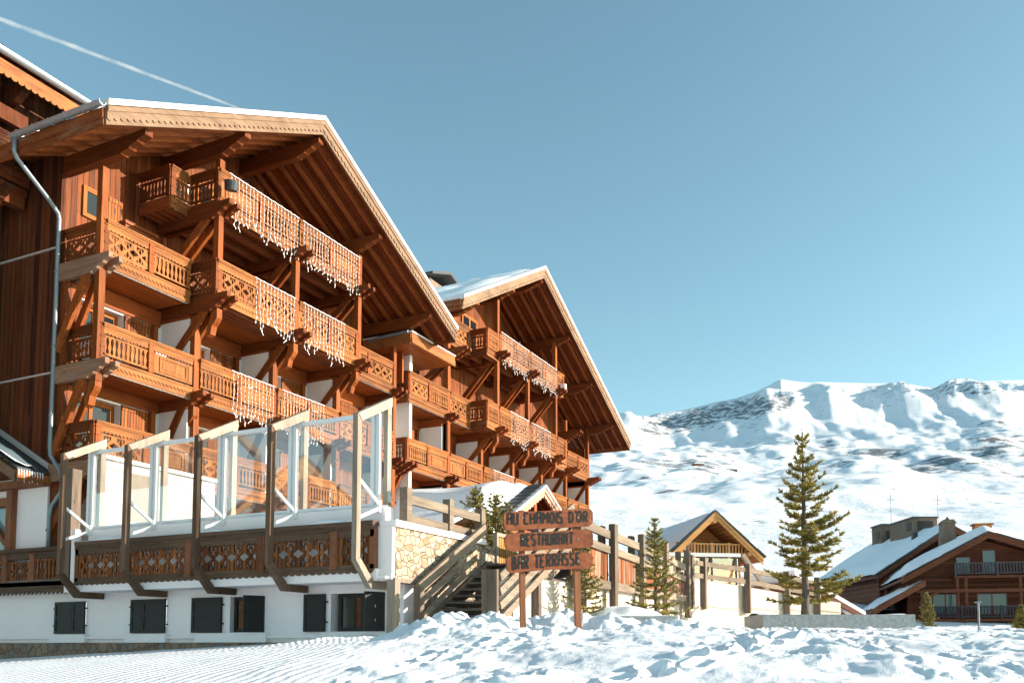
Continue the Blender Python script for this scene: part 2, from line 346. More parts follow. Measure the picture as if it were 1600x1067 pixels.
def balcony(root, x0, x1, y, zr, kinds, side=None, soffit=True, yb=22.9, ends=(False,False), rside=None, label=None):
    b = part(root, 'balcony')
    if label: b['label'] = label
    balustrade(b, front(x0, y), x1-x0, zr, kinds, ends=ends)
    zd = zr-1.33
    d = MB()
    if soffit:
        d.box(x0, x1, y+.03, yb, zd, zd+.16); mk('deck_soffit', d, M['soffit'], b)
        s = MB(); s.box(x0+.05, x1-.05, y-.0, y+.07, zd-.065, zd-.002); mk('drip_strip', s, M['strip'], b)
    else:
        for k in range(4):
            yy = y+.2+k*(yb-y-.4)/3; d.box(x0, x1, yy-.07, yy+.07, zd-.08, zd+.16)
        n = int((yb-y)/.16)
        for k in range(n): d.box(x0, x1, y+.04+k*.16, y+.04+k*.16+.13, zd+.165, zd+.205)
        mk('open_joists', d, M['beam_x'], b)
    if side is not None:
        ys, kd = side; sb = MB()
        balustrade(b, leftf(x0, y), ys-y, zr, kd, ends=(True,False), mats=('beam_y','fretside','fretside','fasciay'))  # side returns use the darkened woods that stand for shade
    if rside is not None:
        sb = MB(); sb.box(x1-.04, x1+.04, y, rside, zr-1.3, zr-.9); sb.box(x1-.05, x1+.05, y, rside, zr-.3, zr); sb.box(x1-.02, x1+.02, y, rside, zr-.9, zr-.3)
        mk('side_boards', sb, M['fretside'], b)
    return b

def stepped(y_back, y_tip, z0, z1, run=.75):
    H = z1-z0; P = [(y_back, z0), (y_back, z1), (y_tip, z1), (y_tip-.0, z1-H*.3)]
    n = 3
    for k in range(n):
        a = y_tip+run*k/n; b = y_tip+run*(k+1)/n; za = z1-H*.3-(H*.7)*k/n; zb = z1-H*.3-(H*.7)*(k+1)/n
        P += [(a+.03, za-.02), (a+(b-a)*.35, za-(za-zb)*.25), (a+(b-a)*.75, za-(za-zb)*.55), (b-.02, zb+.03), (b+.0, zb)]
    return P[:-1]+[(y_tip+run, z0)]
def double_beam(mb, x, y_tip, zt, yb=22.95, h=.50):
    y_tip -= .14
    mb.yz(stepped(yb, y_tip, zt-h, zt, .72), x-.25, x-.11); mb.yz(stepped(yb, y_tip+.02, zt-h+.02, zt-.015, .72), x+.11, x+.25)
def brace(mb, x, y_top, z_top, z_bot, yb=22.9, w=.11):
    for s in (-.18, .18): mb.beam((x+s, yb-.02, z_bot), (x+s, y_top, z_top), w, .24, up=(0,-1,0))
def knee(mb, x, y, zt):                                 # curved bracket in front under a beam
    P = [(y+.12,zt),(y-.10,zt),(y-.10,zt-.30),(y-.02,zt-.42),(y+.10,zt-.55),(y+.16,zt-.80),(y+.30,zt-.86),(y+.34,zt-.62),(y+.22,zt-.40)]
    mb.yz(P, x-.11, x+.11)

# ------------------------------------------------------------------ gabled roof of a wing
def gable_roof(root, xl, zl, xa, za, xr, zr_, yf, yb, yw, rafter_ys, snow_t=.22, fas=.47, snow_left=(0,0), under='roofund'):
    rf = part(root, 'roof'); th = .20
    sl = (za-zl)/(xa-xl); sr = (za-zr_)/(xr-xa)
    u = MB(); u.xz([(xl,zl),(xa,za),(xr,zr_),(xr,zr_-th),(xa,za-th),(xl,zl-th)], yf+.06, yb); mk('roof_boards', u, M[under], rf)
    r = MB()
    for y in rafter_ys:
        r.xz([(xl+.05,zl-th-.003+.05*sl),(xa,za-th-.003),(xr-.05,zr_-th-.003+.05*sr),(xr-.05,zr_-th-.19+.05*sr),(xa,za-th-.19),(xl+.05,zl-th-.19+.05*sl)], y-.06, y+.06)
    mk('rafters', r, M['beam_x'], rf)
    f = MB()
    for (ax, az, bx, bz) in ((xl,zl,xa,za),(xa,za,xr,zr_)):
        k = (bz-az)/(bx-ax); L = bx-ax; n = int(L/.2)
        f.xz([(ax,az+.02),(bx,bz+.02),(bx,bz-fas),(ax,az-fas)], yf, yf+.055)
        low = []; top = []
        for i in range(n*4+1):
            x = ax+L*i/(n*4); z = az+k*(x-ax); low.append((x, z-fas*.62-(.0 if i%4 in (0,) else .06 if i%4 in (1,3) else .085)))
        f.xz([(ax,az+.03),(bx,bz+.03)]+low[::-1], yf-.035, yf-.002)
        f.xz([(ax,az+.02),(bx,bz+.02),(bx,bz-fas*.25),(ax,az-fas*.25)], yf-.07, yf-.037)
    mk('rake_fascia', f, M['pale'], rf)
    e = MB(); e.box(xr, xr+.05, yf+.06, yb, zr_-.48, zr_); mk('eave_fascia', e, M['fasciay'], rf)
    e = MB(); e.box(xl-.05, xl, yf+.06, yb, zl-.48, zl)
    e.fp((Vector((xl-.05,yf+.06,0)),Vector((0,1,0)),Vector((-1,0,0))), scallop(yb-yf-.06, zl-.32, zl-.02, .2, .06), 0, .03)
    mk('eave_fascia', e, M['fasciay'], rf)
    c = MB()
    for (ax, az, bx, bz) in ((xl-.02,zl,xa,za),(xa,za,xr+.02,zr_)):
        c.xz([(ax,az+.035),(bx,bz+.035),(bx,bz+.2),(ax,az+.2)], yf-.10, yf+.10)
    mk('verge_cap', c, M['verge'], rf)
    # snow blanket with an uneven top
    s = MB(); NX, NY = 90, 40; grid = []
    x0 = xl+.15; x1 = xr-.1
    for j in range(NY+1):
        row = []
        y = yf+.12+(yb-yf-.12)*j/NY
        for i in range(NX+1):
            x = x0+(x1-x0)*i/NX; z = zl+sl*(x-xl) if x < xa else zr_+sr*(xr-x)
            ed = min(1, (i/NX)*14, (NX-i)/NX*14)*min(1, .25+j*.35)
            t = snow_t*(.5+.9*noise.noise(Vector((x*.35, y*.6, xl))) + .35*noise.noise(Vector((x*1.3,y*1.5,3.))))
            row.append((x, y, z+.02+max(.04, snow_left[0]*(1 if x < xa else 0)+t)*ed))
        grid.append(row)
    vs = [p for r_ in grid for p in r_]; w = NX+1
    s.add(vs, [(j*w+i, j*w+i+1, (j+1)*w+i+1, (j+1)*w+i) for j in range(NY) for i in range(NX)])
    mk('roof_snow', s, M['snow'], rf, smooth=True)
    return rf
def gutter(root, x, y0, y1, z, mat='grey', name='gutter'):
    g = MB(); n = 9; P = [(x+.0+.11*cos(pi+pi*k/n), z+.11*sin(pi+pi*k/n)) for k in range(n+1)]
    Q = [(x+.095*cos(pi+pi*k/n), z+.095*sin(pi+pi*k/n)) for k in range(n, -1, -1)]
    g.xz(P+Q, y0, y1)
    k = y0+.1
    while k < y1: g.xz([(x+.122*cos(pi+pi*i/n), z+.122*sin(pi+pi*i/n)) for i in range(n+1)], k, k+.03); k += .62
    return mk(name, g, M[mat], root)

def window(root, x0, x1, y, z0, z1, leaves=2, fm='winframe', gm='glass', curtain=True):
    fr = MB(); w = .075
    fr.box(x0,x1,y-.06,y+.04,z1-w,z1); fr.box(x0,x1,y-.06,y+.04,z0,z0+w); fr.box(x0,x0+w,y-.06,y+.04,z0+w,z1-w); fr.box(x1-w,x1,y-.06,y+.04,z0+w,z1-w)
    L = (x1-x0-2*w)/leaves
    for i in range(leaves):
        a = x0+w+i*L; b = a+L; q = .06
        fr.box(a,a+q,y-.045,y+.02,z0+w,z1-w); fr.box(b-q,b,y-.045,y+.02,z0+w,z1-w); fr.box(a+q,b-q,y-.045,y+.02,z1-w-q,z1-w); fr.box(a+q,b-q,y-.045,y+.02,z0+w,z0+w+q)
    o = mk('window', fr, M[fm], root)
    g = MB()
    for i in range(leaves): g.box(x0+w+i*L+.06, x0+w+(i+1)*L-.06, y-.02, y-.005, z0+w+.06, z1-w-.06)
    mk('pane', g, M[gm], o); return o
def shutter(root, x0, x1, y, z0, z1, mat='shut'):
    s = MB(); s.box(x0,x1,y-.05,y-.012,z0,z1)
    for z in (z0+.04, z1-.16): s.box(x0+.02,x1-.02,y-.07,y-.05,z,z+.12)
    c = (x0+x1)/2; zc = (z0+z1)/2+.12
    o = mk('shutter', s, M[mat], root); s2 = MB()
    s2.xz([(c-.035,zc+.05),(c,zc+.12),(c+.035,zc+.05),(c+.015,zc),(c+.03,zc-.1),(c-.03,zc-.1),(c-.015,zc)], y-.053, y-.049); mk('cut_out', s2, M['black'], o)

def bay(root, x0, x1, z0, z1, yw=22.75, fin=True, win=True, leaves=2, door=True):
    """recessed bay of a plastered storey: back wall, header, window, shutter, corner post and fin wall on its right"""
    w = MB(); xa = x0+.30; xb = x0+1.95; zw0 = z0+.1 if door else z0+.55; zw1 = z1-.46
    w.box(x0-.05,xa,yw,yw+.42,z0,z1-.3); w.box(xb,x1,yw,yw+.42,z0,z1-.3); w.box(xa,xb,yw,yw+.42,zw1,z1-.3); w.box(xa,xb,yw,yw+.42,z0,zw0)
    mk('bay_wall', w, M['plaster'], root)
    h = MB(); h.box(x0-.05,x1-.25,yw-.07,yw-.002,z1-.40,z1+.12); mk('header_beam', h, M['header'], root)
    p = MB(); p.box(x1-.56,x1-.40,yw-.14,yw-.003,z0,z1-.40); mk('corner_post', p, M['beam_z'], root)
    window(root, xa, xb, yw+.30, zw0, zw1, leaves)
    shutter(root, xb+.02, x1-.60, yw, z0+.25, zw1+.03)
    if fin:
        f = MB(); f.box(x1-.15,x1+.12,21.52,yw+.2,z0-.35,z1-.25); mk('fin_wall', f, M['plaster'], root)
        t = MB(); t.box(x1-.02,x1+.2,21.36,21.517,z0-.4,z1+.1); mk('fin_post', t, M['beam_z'], root)
        t = MB(); t.box(x1-.20,x1+.16,21.5,yw+.1,z1-.25,z1+.12); mk('side_beam', t, M['header'], root)

# ================================================================== HOTEL, big near wing
LOW, MID, UPR, ATT = 7.75, 10.58, 13.6, 16.55
HA = thing('hotel_building', 'big near chalet hotel wing of orange wood with carved balconies and the large gable', 'hotel', (17,23,1))
X1 = [17.0, 20.6, 24.25, 27.9, 31.8]
yw = 22.75
# walls
w = MB(); w.box(16.85,16.95,22.98,40,3,15.2); w.box(16.85,16.95,22.98,36,15.2,15.96)
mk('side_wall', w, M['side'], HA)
for z in (13.0, 9.28): w = MB(); w.box(16.80,16.85,23.0,40,z,z+.05); mk('flashing', w, M['strip'], HA)
w = MB(); w.box(16.86,17.36,22.60,22.745,3.4,12.2); w.box(16.86,16.95,22.745,22.98,3.4,12.2); mk('corner_boards', w, M['board'], HA)
w = MB()     # upper storeys of upright boards closing the gable
zg = lambda x: 14.95+.497*(x-15.27) if x < 24.1 else 14.85+.468*(33.46-x)
w.xz([(16.95,12.1),(33.4,12.1),(33.4,zg(33.4)+.22),(24.05,19.52),(16.95,zg(16.95)+.22)],23.0,23.2)
mk('boarded_gable_wall', w, M['board'], HA)
w = MB(); w.box(16.96,32.8,23.21,23.4,3,12.1); w.box(33.15,33.35,21.4,23.2,3,15.3); mk('plaster_wall', w, M['plaster'], HA)
# attic and upper windows
window(HA, 17.55, 18.35, 22.985, 14.3, 15.25, 1); shutter(HA, 18.4, 18.95, 22.98, 14.3, 15.3)
h = MB(); h.box(18.95,20.1,22.78,22.995,14.45,14.62); h.box(18.9,20.2,22.72,22.995,14.62,14.72); mk('window_hood', h, M['beam_x'], HA)
window(HA, 19.0, 20.0, 22.98, 12.6, 14.4, 2); shutter(HA, 20.05, 20.75, 22.98, 12.7, 14.3)
window(HA, 22.0, 23.4, 22.985, 15.35, 17.6, 2); shutter(HA, 25.2, 25.9, 22.98, 12.7, 14.3); window(HA, 25.95, 27.2, 22.985, 12.6, 14.5, 2)
window(HA, 28.6, 29.9, 22.985, 12.5, 14.4, 2)
# bays of the lower storeys
for i in range(4):
    for zr in (LOW, MID):
        z0 = zr-1.15; z1 = z0+2.88-.2
        bay(HA, X1[i], X1[i+1]-.0, z0, z1)
for x0, x1 in ((32.85, 36.3),):
    for zr in (LOW, MID): bay(HA, x0, x1, zr-1.15, zr-1.15+2.68)
# balconies
balcony(HA, 16.95, 20.35, 21.3, LOW, 'fs', side=(22.95,'f'), ends=(True,False))
balcony(HA, 20.7, 24.1, 21.3, LOW, 'fb'); balcony(HA, 24.35, 27.8, 21.3, LOW, 'fb'); balcony(HA, 28.0, 31.7, 21.3, LOW, 'bf')
balcony(HA, 17.08, 20.40, 21.3, MID, 'bs', side=(22.95,'b'))
balcony(HA, 20.72, 24.12, 21.3, MID, 'bs'); balcony(HA, 24.37, 27.78, 21.3, MID, 'bb'); balcony(HA, 28.02, 31.68, 21.3, MID, 'fb')
balcony(HA, 17.08, 20.2, 21.3, UPR, 'fb', side=(22.95,'f'), rside=22.9)
balcony(HA, 20.45, 24.12, 20.4, UPR, 'ff', side=(21.9,'f'), soffit=False, yb=21.5); balcony(HA, 24.37, 27.8, 20.4, UPR, 'ff', soffit=False, yb=21.5, ends=(False,True))
balcony(HA, 20.45, 27.9, 21.5, UPR, 'ssss'[:1], soffit=True) if False else None
balcony(HA, 28.05, 31.6, 21.3, UPR, 'bf')
balcony(HA, 19.62, 20.5, 21.62, ATT, 'b', side=(22.95,'b'), soffit=False, ends=(True,False))
balcony(HA, 20.45, 24.2, 20.4, ATT, 'sb', side=(21.62,'b'), soffit=False); balcony(HA, 24.3, 27.85, 20.4, ATT, 'bs', soffit=False, ends=(False,True))
d = MB(); d.box(20.5, 27.9, 21.5, 22.9, UPR-1.33, UPR-1.17); mk('deck_soffit', d, M['soffit'], HA)
for (x0, x1, zr) in ((32.75,36.25,MID),(32.75,36.25,LOW)):
    balcony(HA, x0, x1, 21.3, zr, 'bs' if zr == MID else 'fb', side=(22.0,'b'), ends=(True,False))
balcony(HA, 32.9, 36.3, 21.3, UPR, 'fb', side=(22.4,'b'), ends=(True,False))
for xx, zt in ((24.2, ATT+.35), (32.6, UPR+.9)):
    d = MB(); d.box(xx-.05, xx+.05, 20.7 if zt > 15 else 21.4, 22.9, zt-1.5, zt); mk('privacy_screen', d, M['beam_z'], HA)
# posts
def post(root, x, y, z0, z1, w=.21):
    p = MB(); p.box(x-w/2,x+w/2,y-w/2,y+w/2,z0,z1); mk('support_post', p, M['beam_z'], root)
rz = lambda x: zg(x)-.42
post(HA, 16.98, 21.38, MID-1.7, UPR-1.35); post(HA, 16.98, 21.38, UPR-1.35, rz(17)-.3)
for x in X1[1:4]: post(HA, x, 21.42, MID-1.5, UPR-1.62)
post(HA, 20.55, 20.48, UPR-1.5, ATT-1.7); post(HA, 20.55, 20.48, ATT-1.7, rz(20.6)-.3)
post(HA, 24.25, 20.48, UPR-1.5, ATT-1.4)
post(HA, 27.95, 20.48, UPR-1.5, ATT-1.7); post(HA, 27.95, 20.48, ATT-1.7, rz(27.95)-.3)
post(HA, 31.8, 21.38, MID-1.5, UPR-1.5); post(HA, 31.8, 21.38, UPR-1.5, rz(31.8)-.25); post(HA, 36.4, 21.38, LOW-1, MID-1.5, .24); post(HA, 36.4, 21.38, MID-1.5, UPR-1.5, .24); post(HA, 36.4, 21.38, UPR-1.5, 16.3, .24)
post(HA, 32.72, 21.9, UPR-1.0, UPR+1.0, .2)
# cantilever beams, braces and knees
def support(root, x, y_tip, zr, up_gap=2.2, kn=True, ytop=None):
    b = MB(); double_beam(b, x, y_tip, zr-1.15); mk('cantilever_beam', b, M['beam_w'] if x < 17.2 else M['beam_y'], root)
    c = MB(); brace(c, x, (ytop or y_tip+.75), zr-1.5, zr-1.5-up_gap); mk('diagonal_brace', c, M['beam_z'], root)
    if kn: k = MB(); knee(k, x, y_tip+.5, zr-1.56); mk('knee_bracket', k, M['beam_z'], root)
for x in X1[:4]: support(HA, x, 20.9, MID)
for x in (X1[0], 31.8, 36.4): support(HA, x, 20.9, UPR, kn=False)
for x in X1[1:4]: support(HA, x, 20.0, UPR)
for x in (20.55, 24.25, 27.95): support(HA, x, 19.95, ATT, up_gap=1.9, kn=False)
for x in (31.8, 36.4): support(HA, x, 20.9, MID, kn=False)
for x in X1[:4]: support(HA, x, 20.9, LOW, kn=False, up_gap=1.6)
support(HA, 32.7, 20.9, MID, kn=False); support(HA, 36.4, 20.3, ATT+.2, kn=False, up_gap=1.2)
# canopy over the right-hand upper balcony
c = MB(); c.box(31.75,35.35,20.42,22.9,14.42,14.5); mk('canopy_soffit', c, M['soffit'], HA)
c = MB(); c.fb(front(31.7,20.42),0,3.7,0,.04,14.38,14.85); c.fp(front(31.7,20.42), scallop(3.7,14.34,14.6,.15,.07,'saw'), .04, .07); c.box(31.66,31.74,20.42,22.9,14.35,14.85); mk('canopy_fascia', c, M['fascia'], HA)
c = MB(); c.box(31.66,35.42,20.34,22.9,14.85,14.9); mk('canopy_top', c, M['whitem'], HA)
c = MB(); c.tube([(31.6,20.5,14.85),(31.6,22.0,14.8),(31.7,22.6,14.75),(31.9,22.75,14.3),(32.0,22.8,12.6)], .07); mk('gutter', c, M['drain'], HA)
# roof
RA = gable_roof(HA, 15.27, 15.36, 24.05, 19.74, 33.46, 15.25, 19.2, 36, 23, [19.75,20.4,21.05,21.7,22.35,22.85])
for x, tip in ((17.0,19.62),(20.6,19.4),(24.15,19.36),(28.0,19.45),(31.85,19.5)):
    z = (15.36+.499*(x-15.27) if x < 24.05 else 15.25+.477*(33.46-x))-.38-.02*(x != 24.15)-(.10 if abs(x-24.15) < .1 else .06)
    p = MB(); p.yz(stepped(23.05, tip, z-.5, z, .95), x-.13, x+.13); mk('purlin', p, M['beam_y'], HA)
gutter(HA, 15.1, 19.15, 22.75, 15.42)
c = MB(); c.tube([(15.1,22.6,15.35),(15.1,22.6,14.95),(15.2,22.62,14.8),(16.3,22.75,14.15),(16.68,22.86,13.95),(16.74,22.88,13.8),(16.74,22.88,7.1),(16.74,22.84,6.85),(16.74,22.45,6.4),(16.74,22.3,6.1),(16.74,22.35,5.75),(16.74,22.7,5.4),(16.74,22.78,5.1),(16.74,22.78,3.6)], .062, 10)
for z in (12.2, 10.0, 8.0): c.tube([(16.74,22.88,z),(16.74,22.88,z+.05)], .076, 10)
mk('drainpipe', c, M['drain'], HA, smooth=True)
# floodlight and dish on the attic balcony
c = MB(); c.tube([(20.5,19.95,15.75),(20.47,19.9,16.02)], [.20,.23], 14); mk('floodlight', c, M['slate'], HA)

# ================================================================== HOTEL, far wing
HB = thing('hotel_building', 'smaller far chalet hotel wing under the snowy gable behind the three board sign', 'hotel', (37,23,1))
X2 = [36.4, 39.85, 43.5, 47.3, 51.0, 54.7]; AT2 = 17.5
zg2 = lambda x: 16.85+.53*(x-34.2) if x < 43.2 else 15.0+.47*(57.4-x)
w = MB(); w.xz([(36.5,12.1),(55,12.1),(55,zg2(55)+.0),(43.2,21.6),(36.5,zg2(36.5)+.0)],23.0,23.2); mk('boarded_gable_wall', w, M['board'], HB)
w = MB(); w.box(36.3,55,23.21,23.4,1,12.1); mk('plaster_wall', w, M['plaster'], HB)
w = MB(); w.box(54.8,55.0,21.6,23.0,1,14.5); w.box(54.85,55,23.25,38,1,14.8); mk('side_wall', w, M['board'], HB)
for i in range(5):
    for zr in (LOW, MID): bay(HB, X2[i], X2[i+1], zr-1.15, zr-1.15+2.68)
for i, (x0, x1) in enumerate(zip(X2[:-1], X2[1:])):
    balcony(HB, x0+.12, x1-.12, 21.3, MID, ('sb','bb','bs','fb','bf')[i]); balcony(HB, x0+.12, x1-.12, 21.3, LOW, ('fb','bs','bf','fb','bs')[i])
balcony(HB, 36.55, 38.55, 21.3, UPR, 'f'); balcony(HB, 38.6, 39.75, 20.4, UPR, 'b', side=(21.9,'b'), soffit=False, yb=21.5, ends=(True,False))
balcony(HB, 39.97, 43.38, 20.4, UPR, 'bf', soffit=False, yb=21.5); balcony(HB, 43.62, 47.2, 20.4, UPR, 'fb', soffit=False, yb=21.5)
balcony(HB, 47.4, 48.6, 20.4, UPR, 'b', soffit=False, yb=21.5, ends=(False,True)); balcony(HB, 48.7, 50.9, 21.3, UPR, 'b'); balcony(HB, 51.1, 54.6, 21.3, UPR, 'bf')
balcony(HB, 36.5, 38.55, 21.3, AT2-.2, 'f', soffit=False); balcony(HB, 38.6, 39.75, 20.4, AT2-.25, 'b', side=(21.9,'b'), soffit=False, ends=(True,False))
balcony(HB, 39.97, 43.45, 20.4, AT2, 'sb', soffit=False); balcony(HB, 43.55, 47.2, 20.4, AT2, 'bs', soffit=False); balcony(HB, 47.4, 48.3, 20.4, AT2, 'b', soffit=False, ends=(False,True))
d = MB(); d.box(38.6, 48.6, 21.5, 22.9, UPR-1.33, UPR-1.17); mk('deck_soffit', d, M['soffit'], HB)
d = MB(); d.box(43.2, 43.3, 20.8, 22.9, AT2-1, AT2+.55); mk('privacy_screen', d, M['beam_z'], HB)
rz2 = lambda x: zg2(x)-.1
for x in X2[1:5]: post(HB, x, 21.42, LOW-1.2, UPR-1.62)
post(HB, 39.85, 20.48, UPR-1.5, AT2-1.6); post(HB, 39.85, 20.48, AT2-1.6, rz2(39.85)-.45)
post(HB, 43.5, 20.48, UPR-1.5, AT2-1.4); post(HB, 47.3, 20.48, UPR-1.5, AT2-1.6); post(HB, 47.3, 20.48, AT2-1.6, rz2(47.3)-.45)
post(HB, 51.0, 21.4, UPR-1.6, UPR+1.9); post(HB, 54.75, 21.4, LOW-5, UPR-1.5); post(HB, 54.75, 21.4, UPR-1.5, rz2(54.75)-.45)
for x in X2[1:5]: support(HB, x, 20.9, MID, kn=False); support(HB, x, 20.9, LOW, kn=False, up_gap=1.6)
for x in X2[1:4]: support(HB, x, 20.0, UPR); support(HB, x, 19.9, AT2, up_gap=2.4, kn=False)
for x in (51.0, 54.75): support(HB, x, 20.6, UPR, kn=False)
support(HB, 51.0, 20.4, UPR+2.3, kn=False, up_gap=1.6)
window(HB, 37.3, 38.6, 22.985, 16.6, 18.5, 2); window(HB, 40.6, 42.3, 22.985, 16.5, 19.2, 2); window(HB, 44, 45.6, 22.985, 12.6, 14.6, 2); window(HB, 48.5, 49.8, 22.985, 12.6, 14.4, 2)
gable_roof(HB, 34.2, 17.0, 43.2, 21.82, 57.4, 15.15, 19.3, 38, 23, [19.85,20.5,21.15,21.8,22.45,22.9], snow_left=(.12,0))
for x, tip in ((36.4,19.7),(39.85,19.5),(43.3,19.46),(47.35,19.55),(51.1,19.6),(54.85,19.6)):
    z = (17.0+.535*(x-34.2) if x < 43.2 else 15.15+.47*(57.4-x))-.45
    p = MB(); p.yz(stepped(23.05, tip, z-.5, z, 1.0), x-.13, x+.13); mk('purlin', p, M['beam_y'], HB)
gutter(HB, 34.05, 19.25, 36, 17.05)
c = MB(); c.box(47.7,47.95,20.0,20.3,AT2-1.0,AT2-.7); mk('floodlight', c, M['whitem'], HB)
# roof box seen between the two gables
c = MB(); c.box(43.9,47.1,27,30,20,23.05); mk('roof_housing', c, M['greyz'], HB)
c = MB(); c.xz([(43.4,23.05),(45.5,23.75),(47.6,23.05),(47.6,23.2),(45.5,23.95),(43.4,23.2)],26.5,30.5); mk('housing_roof', c, M['slate'], HB)

# ================================================================== hotel wing at the far left edge
HC = thing('hotel_building', 'brown hotel wing darkened for shade, cut by the left edge with a snowy eave high above', 'hotel', (12,26,1))
w = MB(); w.box(6,16.83,25.6,34,8,16.2); w.box(6,18.4,25.0,25.3,16.2,18.86); mk('boarded_wall', w, M['sidex'], HC)  # walls, beams and balcony use darkened boards in place of shade
rf = part(HC, 'roof')
w = MB(); w.yz([(23.9,18.35),(34,23.4),(34,23.6),(23.9,18.55)],6,19.2); mk('roof_boards', w, M['roofund'], rf)
w = MB(); w.fb(front(6,23.9),0,13.1,0,.05,17.85,18.2); w.fp(front(6,23.9), scallop(13.1,17.72,17.98,.21,.08), .05,.085); mk('eave_fascia', w, M['fascia'], rf)
w = MB()
for k in range(16): w.beam((7+k*.75,23.95,18.2),(7+k*.75,25.6,19.0),.12,.2)
mk('rafters', w, M['side'], rf)
w = MB(); n = 9
for (r, ) in ((.13,),): w.prism([(6,23.76+r*cos(pi+pi*k/n),18.42+r*sin(pi+pi*k/n)) for k in range(n+1)]+[(6,23.76+(r-.015)*cos(pi+pi*k/n),18.42+(r-.015)*sin(pi+pi*k/n)) for k in range(n,-1,-1)], (13.2,0,0))
mk('gutter', w, M['grey'], rf)
s = MB(); NX, NY = 60, 16
vs = []
for j in range(NY+1):
    for i in range(NX+1):
        x = 6+13.0*i/NX; y = 23.95+10*j/NY; tt = .32*(.5+.9*noise.noise(Vector((x*.7,y*.5,5.)))) if x < 17.6 else .04
        vs.append((x,y,18.6+(y-23.9)*.5+max(.03,tt)*min(1,.3+j*.5)))
s.add(vs, [(j*(NX+1)+i, j*(NX+1)+i+1, (j+1)*(NX+1)+i+1, (j+1)*(NX+1)+i) for j in range(NY) for i in range(NX)]); mk('roof_snow', s, M['snow'], rf, smooth=True)
b = part(HC, 'balcony'); balustrade(b, front(6,24.25), 10.7, 16.35, 'ffffff', ends=(False,False), mats=('side','side','side','side'))
w = MB(); w.box(6,16.7,24.3,25.6,14.75,14.95); mk('deck_soffit', w, M['soffit'], b)
w = MB()
for x in (8.6,12.3,15.9): w.yz(stepped(25.6,23.9,14.3,14.72,.6),x-.12,x+.12)
w.box(6,16.7,24.4,24.65,14.4,14.74); mk('cantilever_beam', w, M['side'], HC)
w = MB()
for x in (9,13,16.4): w.yz([(25.6,17.6),(25.6,18.1),(23.95,18.1),(24.05,17.85),(24.5,17.6)],x-.12,x+.12)
w.box(6,16.8,24.55,24.75,16.9,17.35); mk('purlin', w, M['side'], HC)

# ================================================================== low restaurant building at the far left
LB = thing('restaurant_building', 'low white rendered ground floor under a small slate roof at the left edge', 'building', (16.5,24,3))
w = MB(); w.box(16.78,16.845,22.95,34,3,6.3); mk('wall', w, M['plaster_b'], LB)
w = MB(); w.box(16.76,16.778,24.6,27.5,3.6,5.75); mk('window_glass', w, M['glassb'], LB)
w = MB(); w.box(16.6,16.775,24.25,24.5,3.0,6.1); w.box(16.6,16.775,24.5,30,5.5,5.75); w.beam((16.69,25.6,5.45),(16.69,24.5,4.4),.12,.2,up=(1,0,0)); w.box(16.62,16.775,26.2,26.35,3,5.5); w.box(16.5,16.775,22.9,34,5.98,6.2); mk('timber_frame', w, M['terrpost'], LB)
rf = part(LB, 'roof')
w = MB()
for k in range(12): w.yz([(22.85+k*.3,6.30+k*.165),(23.22+k*.3,6.50+k*.165),(23.22+k*.3,6.54+k*.165),(22.85+k*.3,6.36+k*.165)],15.75,16.82)
mk('slates', w, M['slate'], rf)
w = MB(); w.yz([(22.9,6.2),(27,8.45),(27,8.5),(22.9,6.27)],15.8,16.82); w.fp(front(15.75,22.86), scallop(1.07,5.98,6.26,.2,.08), 0,.05); mk('eave_fascia', w, M['fascia'], rf)
w = MB(); w.yz([(22.9,5.95),(27,8.2),(27,8.5),(22.9,6.25)],15.72,15.79); mk('rake_fascia', w, M['pale'], rf)
w = MB(); w.yz([(22.95,6.45),(27,8.68),(27,8.86),(22.95,6.63)],16.78,16.845); mk('wall_flashing', w, M['strip'], rf)
s = MB(); vs = []
for j in range(13):
    for i in range(31):
        x = 15.72+.62*i/30; y = 22.85+3.6*j/12
        vs.append((x,y,6.38+(y-22.85)*.55+max(-.03,.12+.25*noise.noise(Vector((x*2.1,y*1.1,1.))))*min(1,(30-i)/6)))
s.add(vs, [(j*31+i,j*31+i+1,(j+1)*31+i+1,(j+1)*31+i) for j in range(12) for i in range(30)]); mk('roof_snow', s, M['snow'], rf, smooth=True)
tl = MB()
for k in range(10): tl.tube([(15.78+k*.08,22.82,6.3),(15.78+k*.08+.02,22.82,6.02-.12*random.random())], [.022,.004], 5)
mk('icicles', tl, M['bulb'], rf)

# ================================================================== TERRACE
TB = thing('terrace_building', 'white terrace basement with carved balustrade, black shutters and honey stone corner', 'terrace', (16.5,16,1.6))
w = MB(); XB = 16.5
wins = [(20.82,22.0,0),(17.86,19.08,0),(14.66,15.75,1),(11.24,12.72,1)]     # last two are open windows
ys = 34.0
edges = [10.75]
zl0, zl1 = 1.8, 2.66
segs = [(10.75,11.24),(12.72,14.66),(15.75,17.86),(19.08,20.82),(22.0,34)]
for a, b in segs: w.box(XB, XB+.35, a, b, .2, 3.2)
for a, b, k in wins: w.box(XB, XB+.35, a, b, .2, zl0); w.box(XB, XB+.35, a, b, zl1, 3.2)
w.box(XB+.35, 18.2, 10.75, 10.95, .2, 2.86); mk('basement_wall', w, M['plaster_b'], TB)
w = MB(); w.box(16.42,XB-.002,10.8,34,1.66,1.72); 
for a, b in ((10.95,12.9),(14.5,16.75),(17.75,19.2),(20.7,22.1)): w.box(16.36,XB-.004,a,b,1.56,1.78)
mk('sill_band', w, M['plaster_b'], TB)
w = MB(); w.box(16.40,XB-.006,10.8,34,-.5,1.555); mk('stone_plinth', w, M['stoneb'], TB)
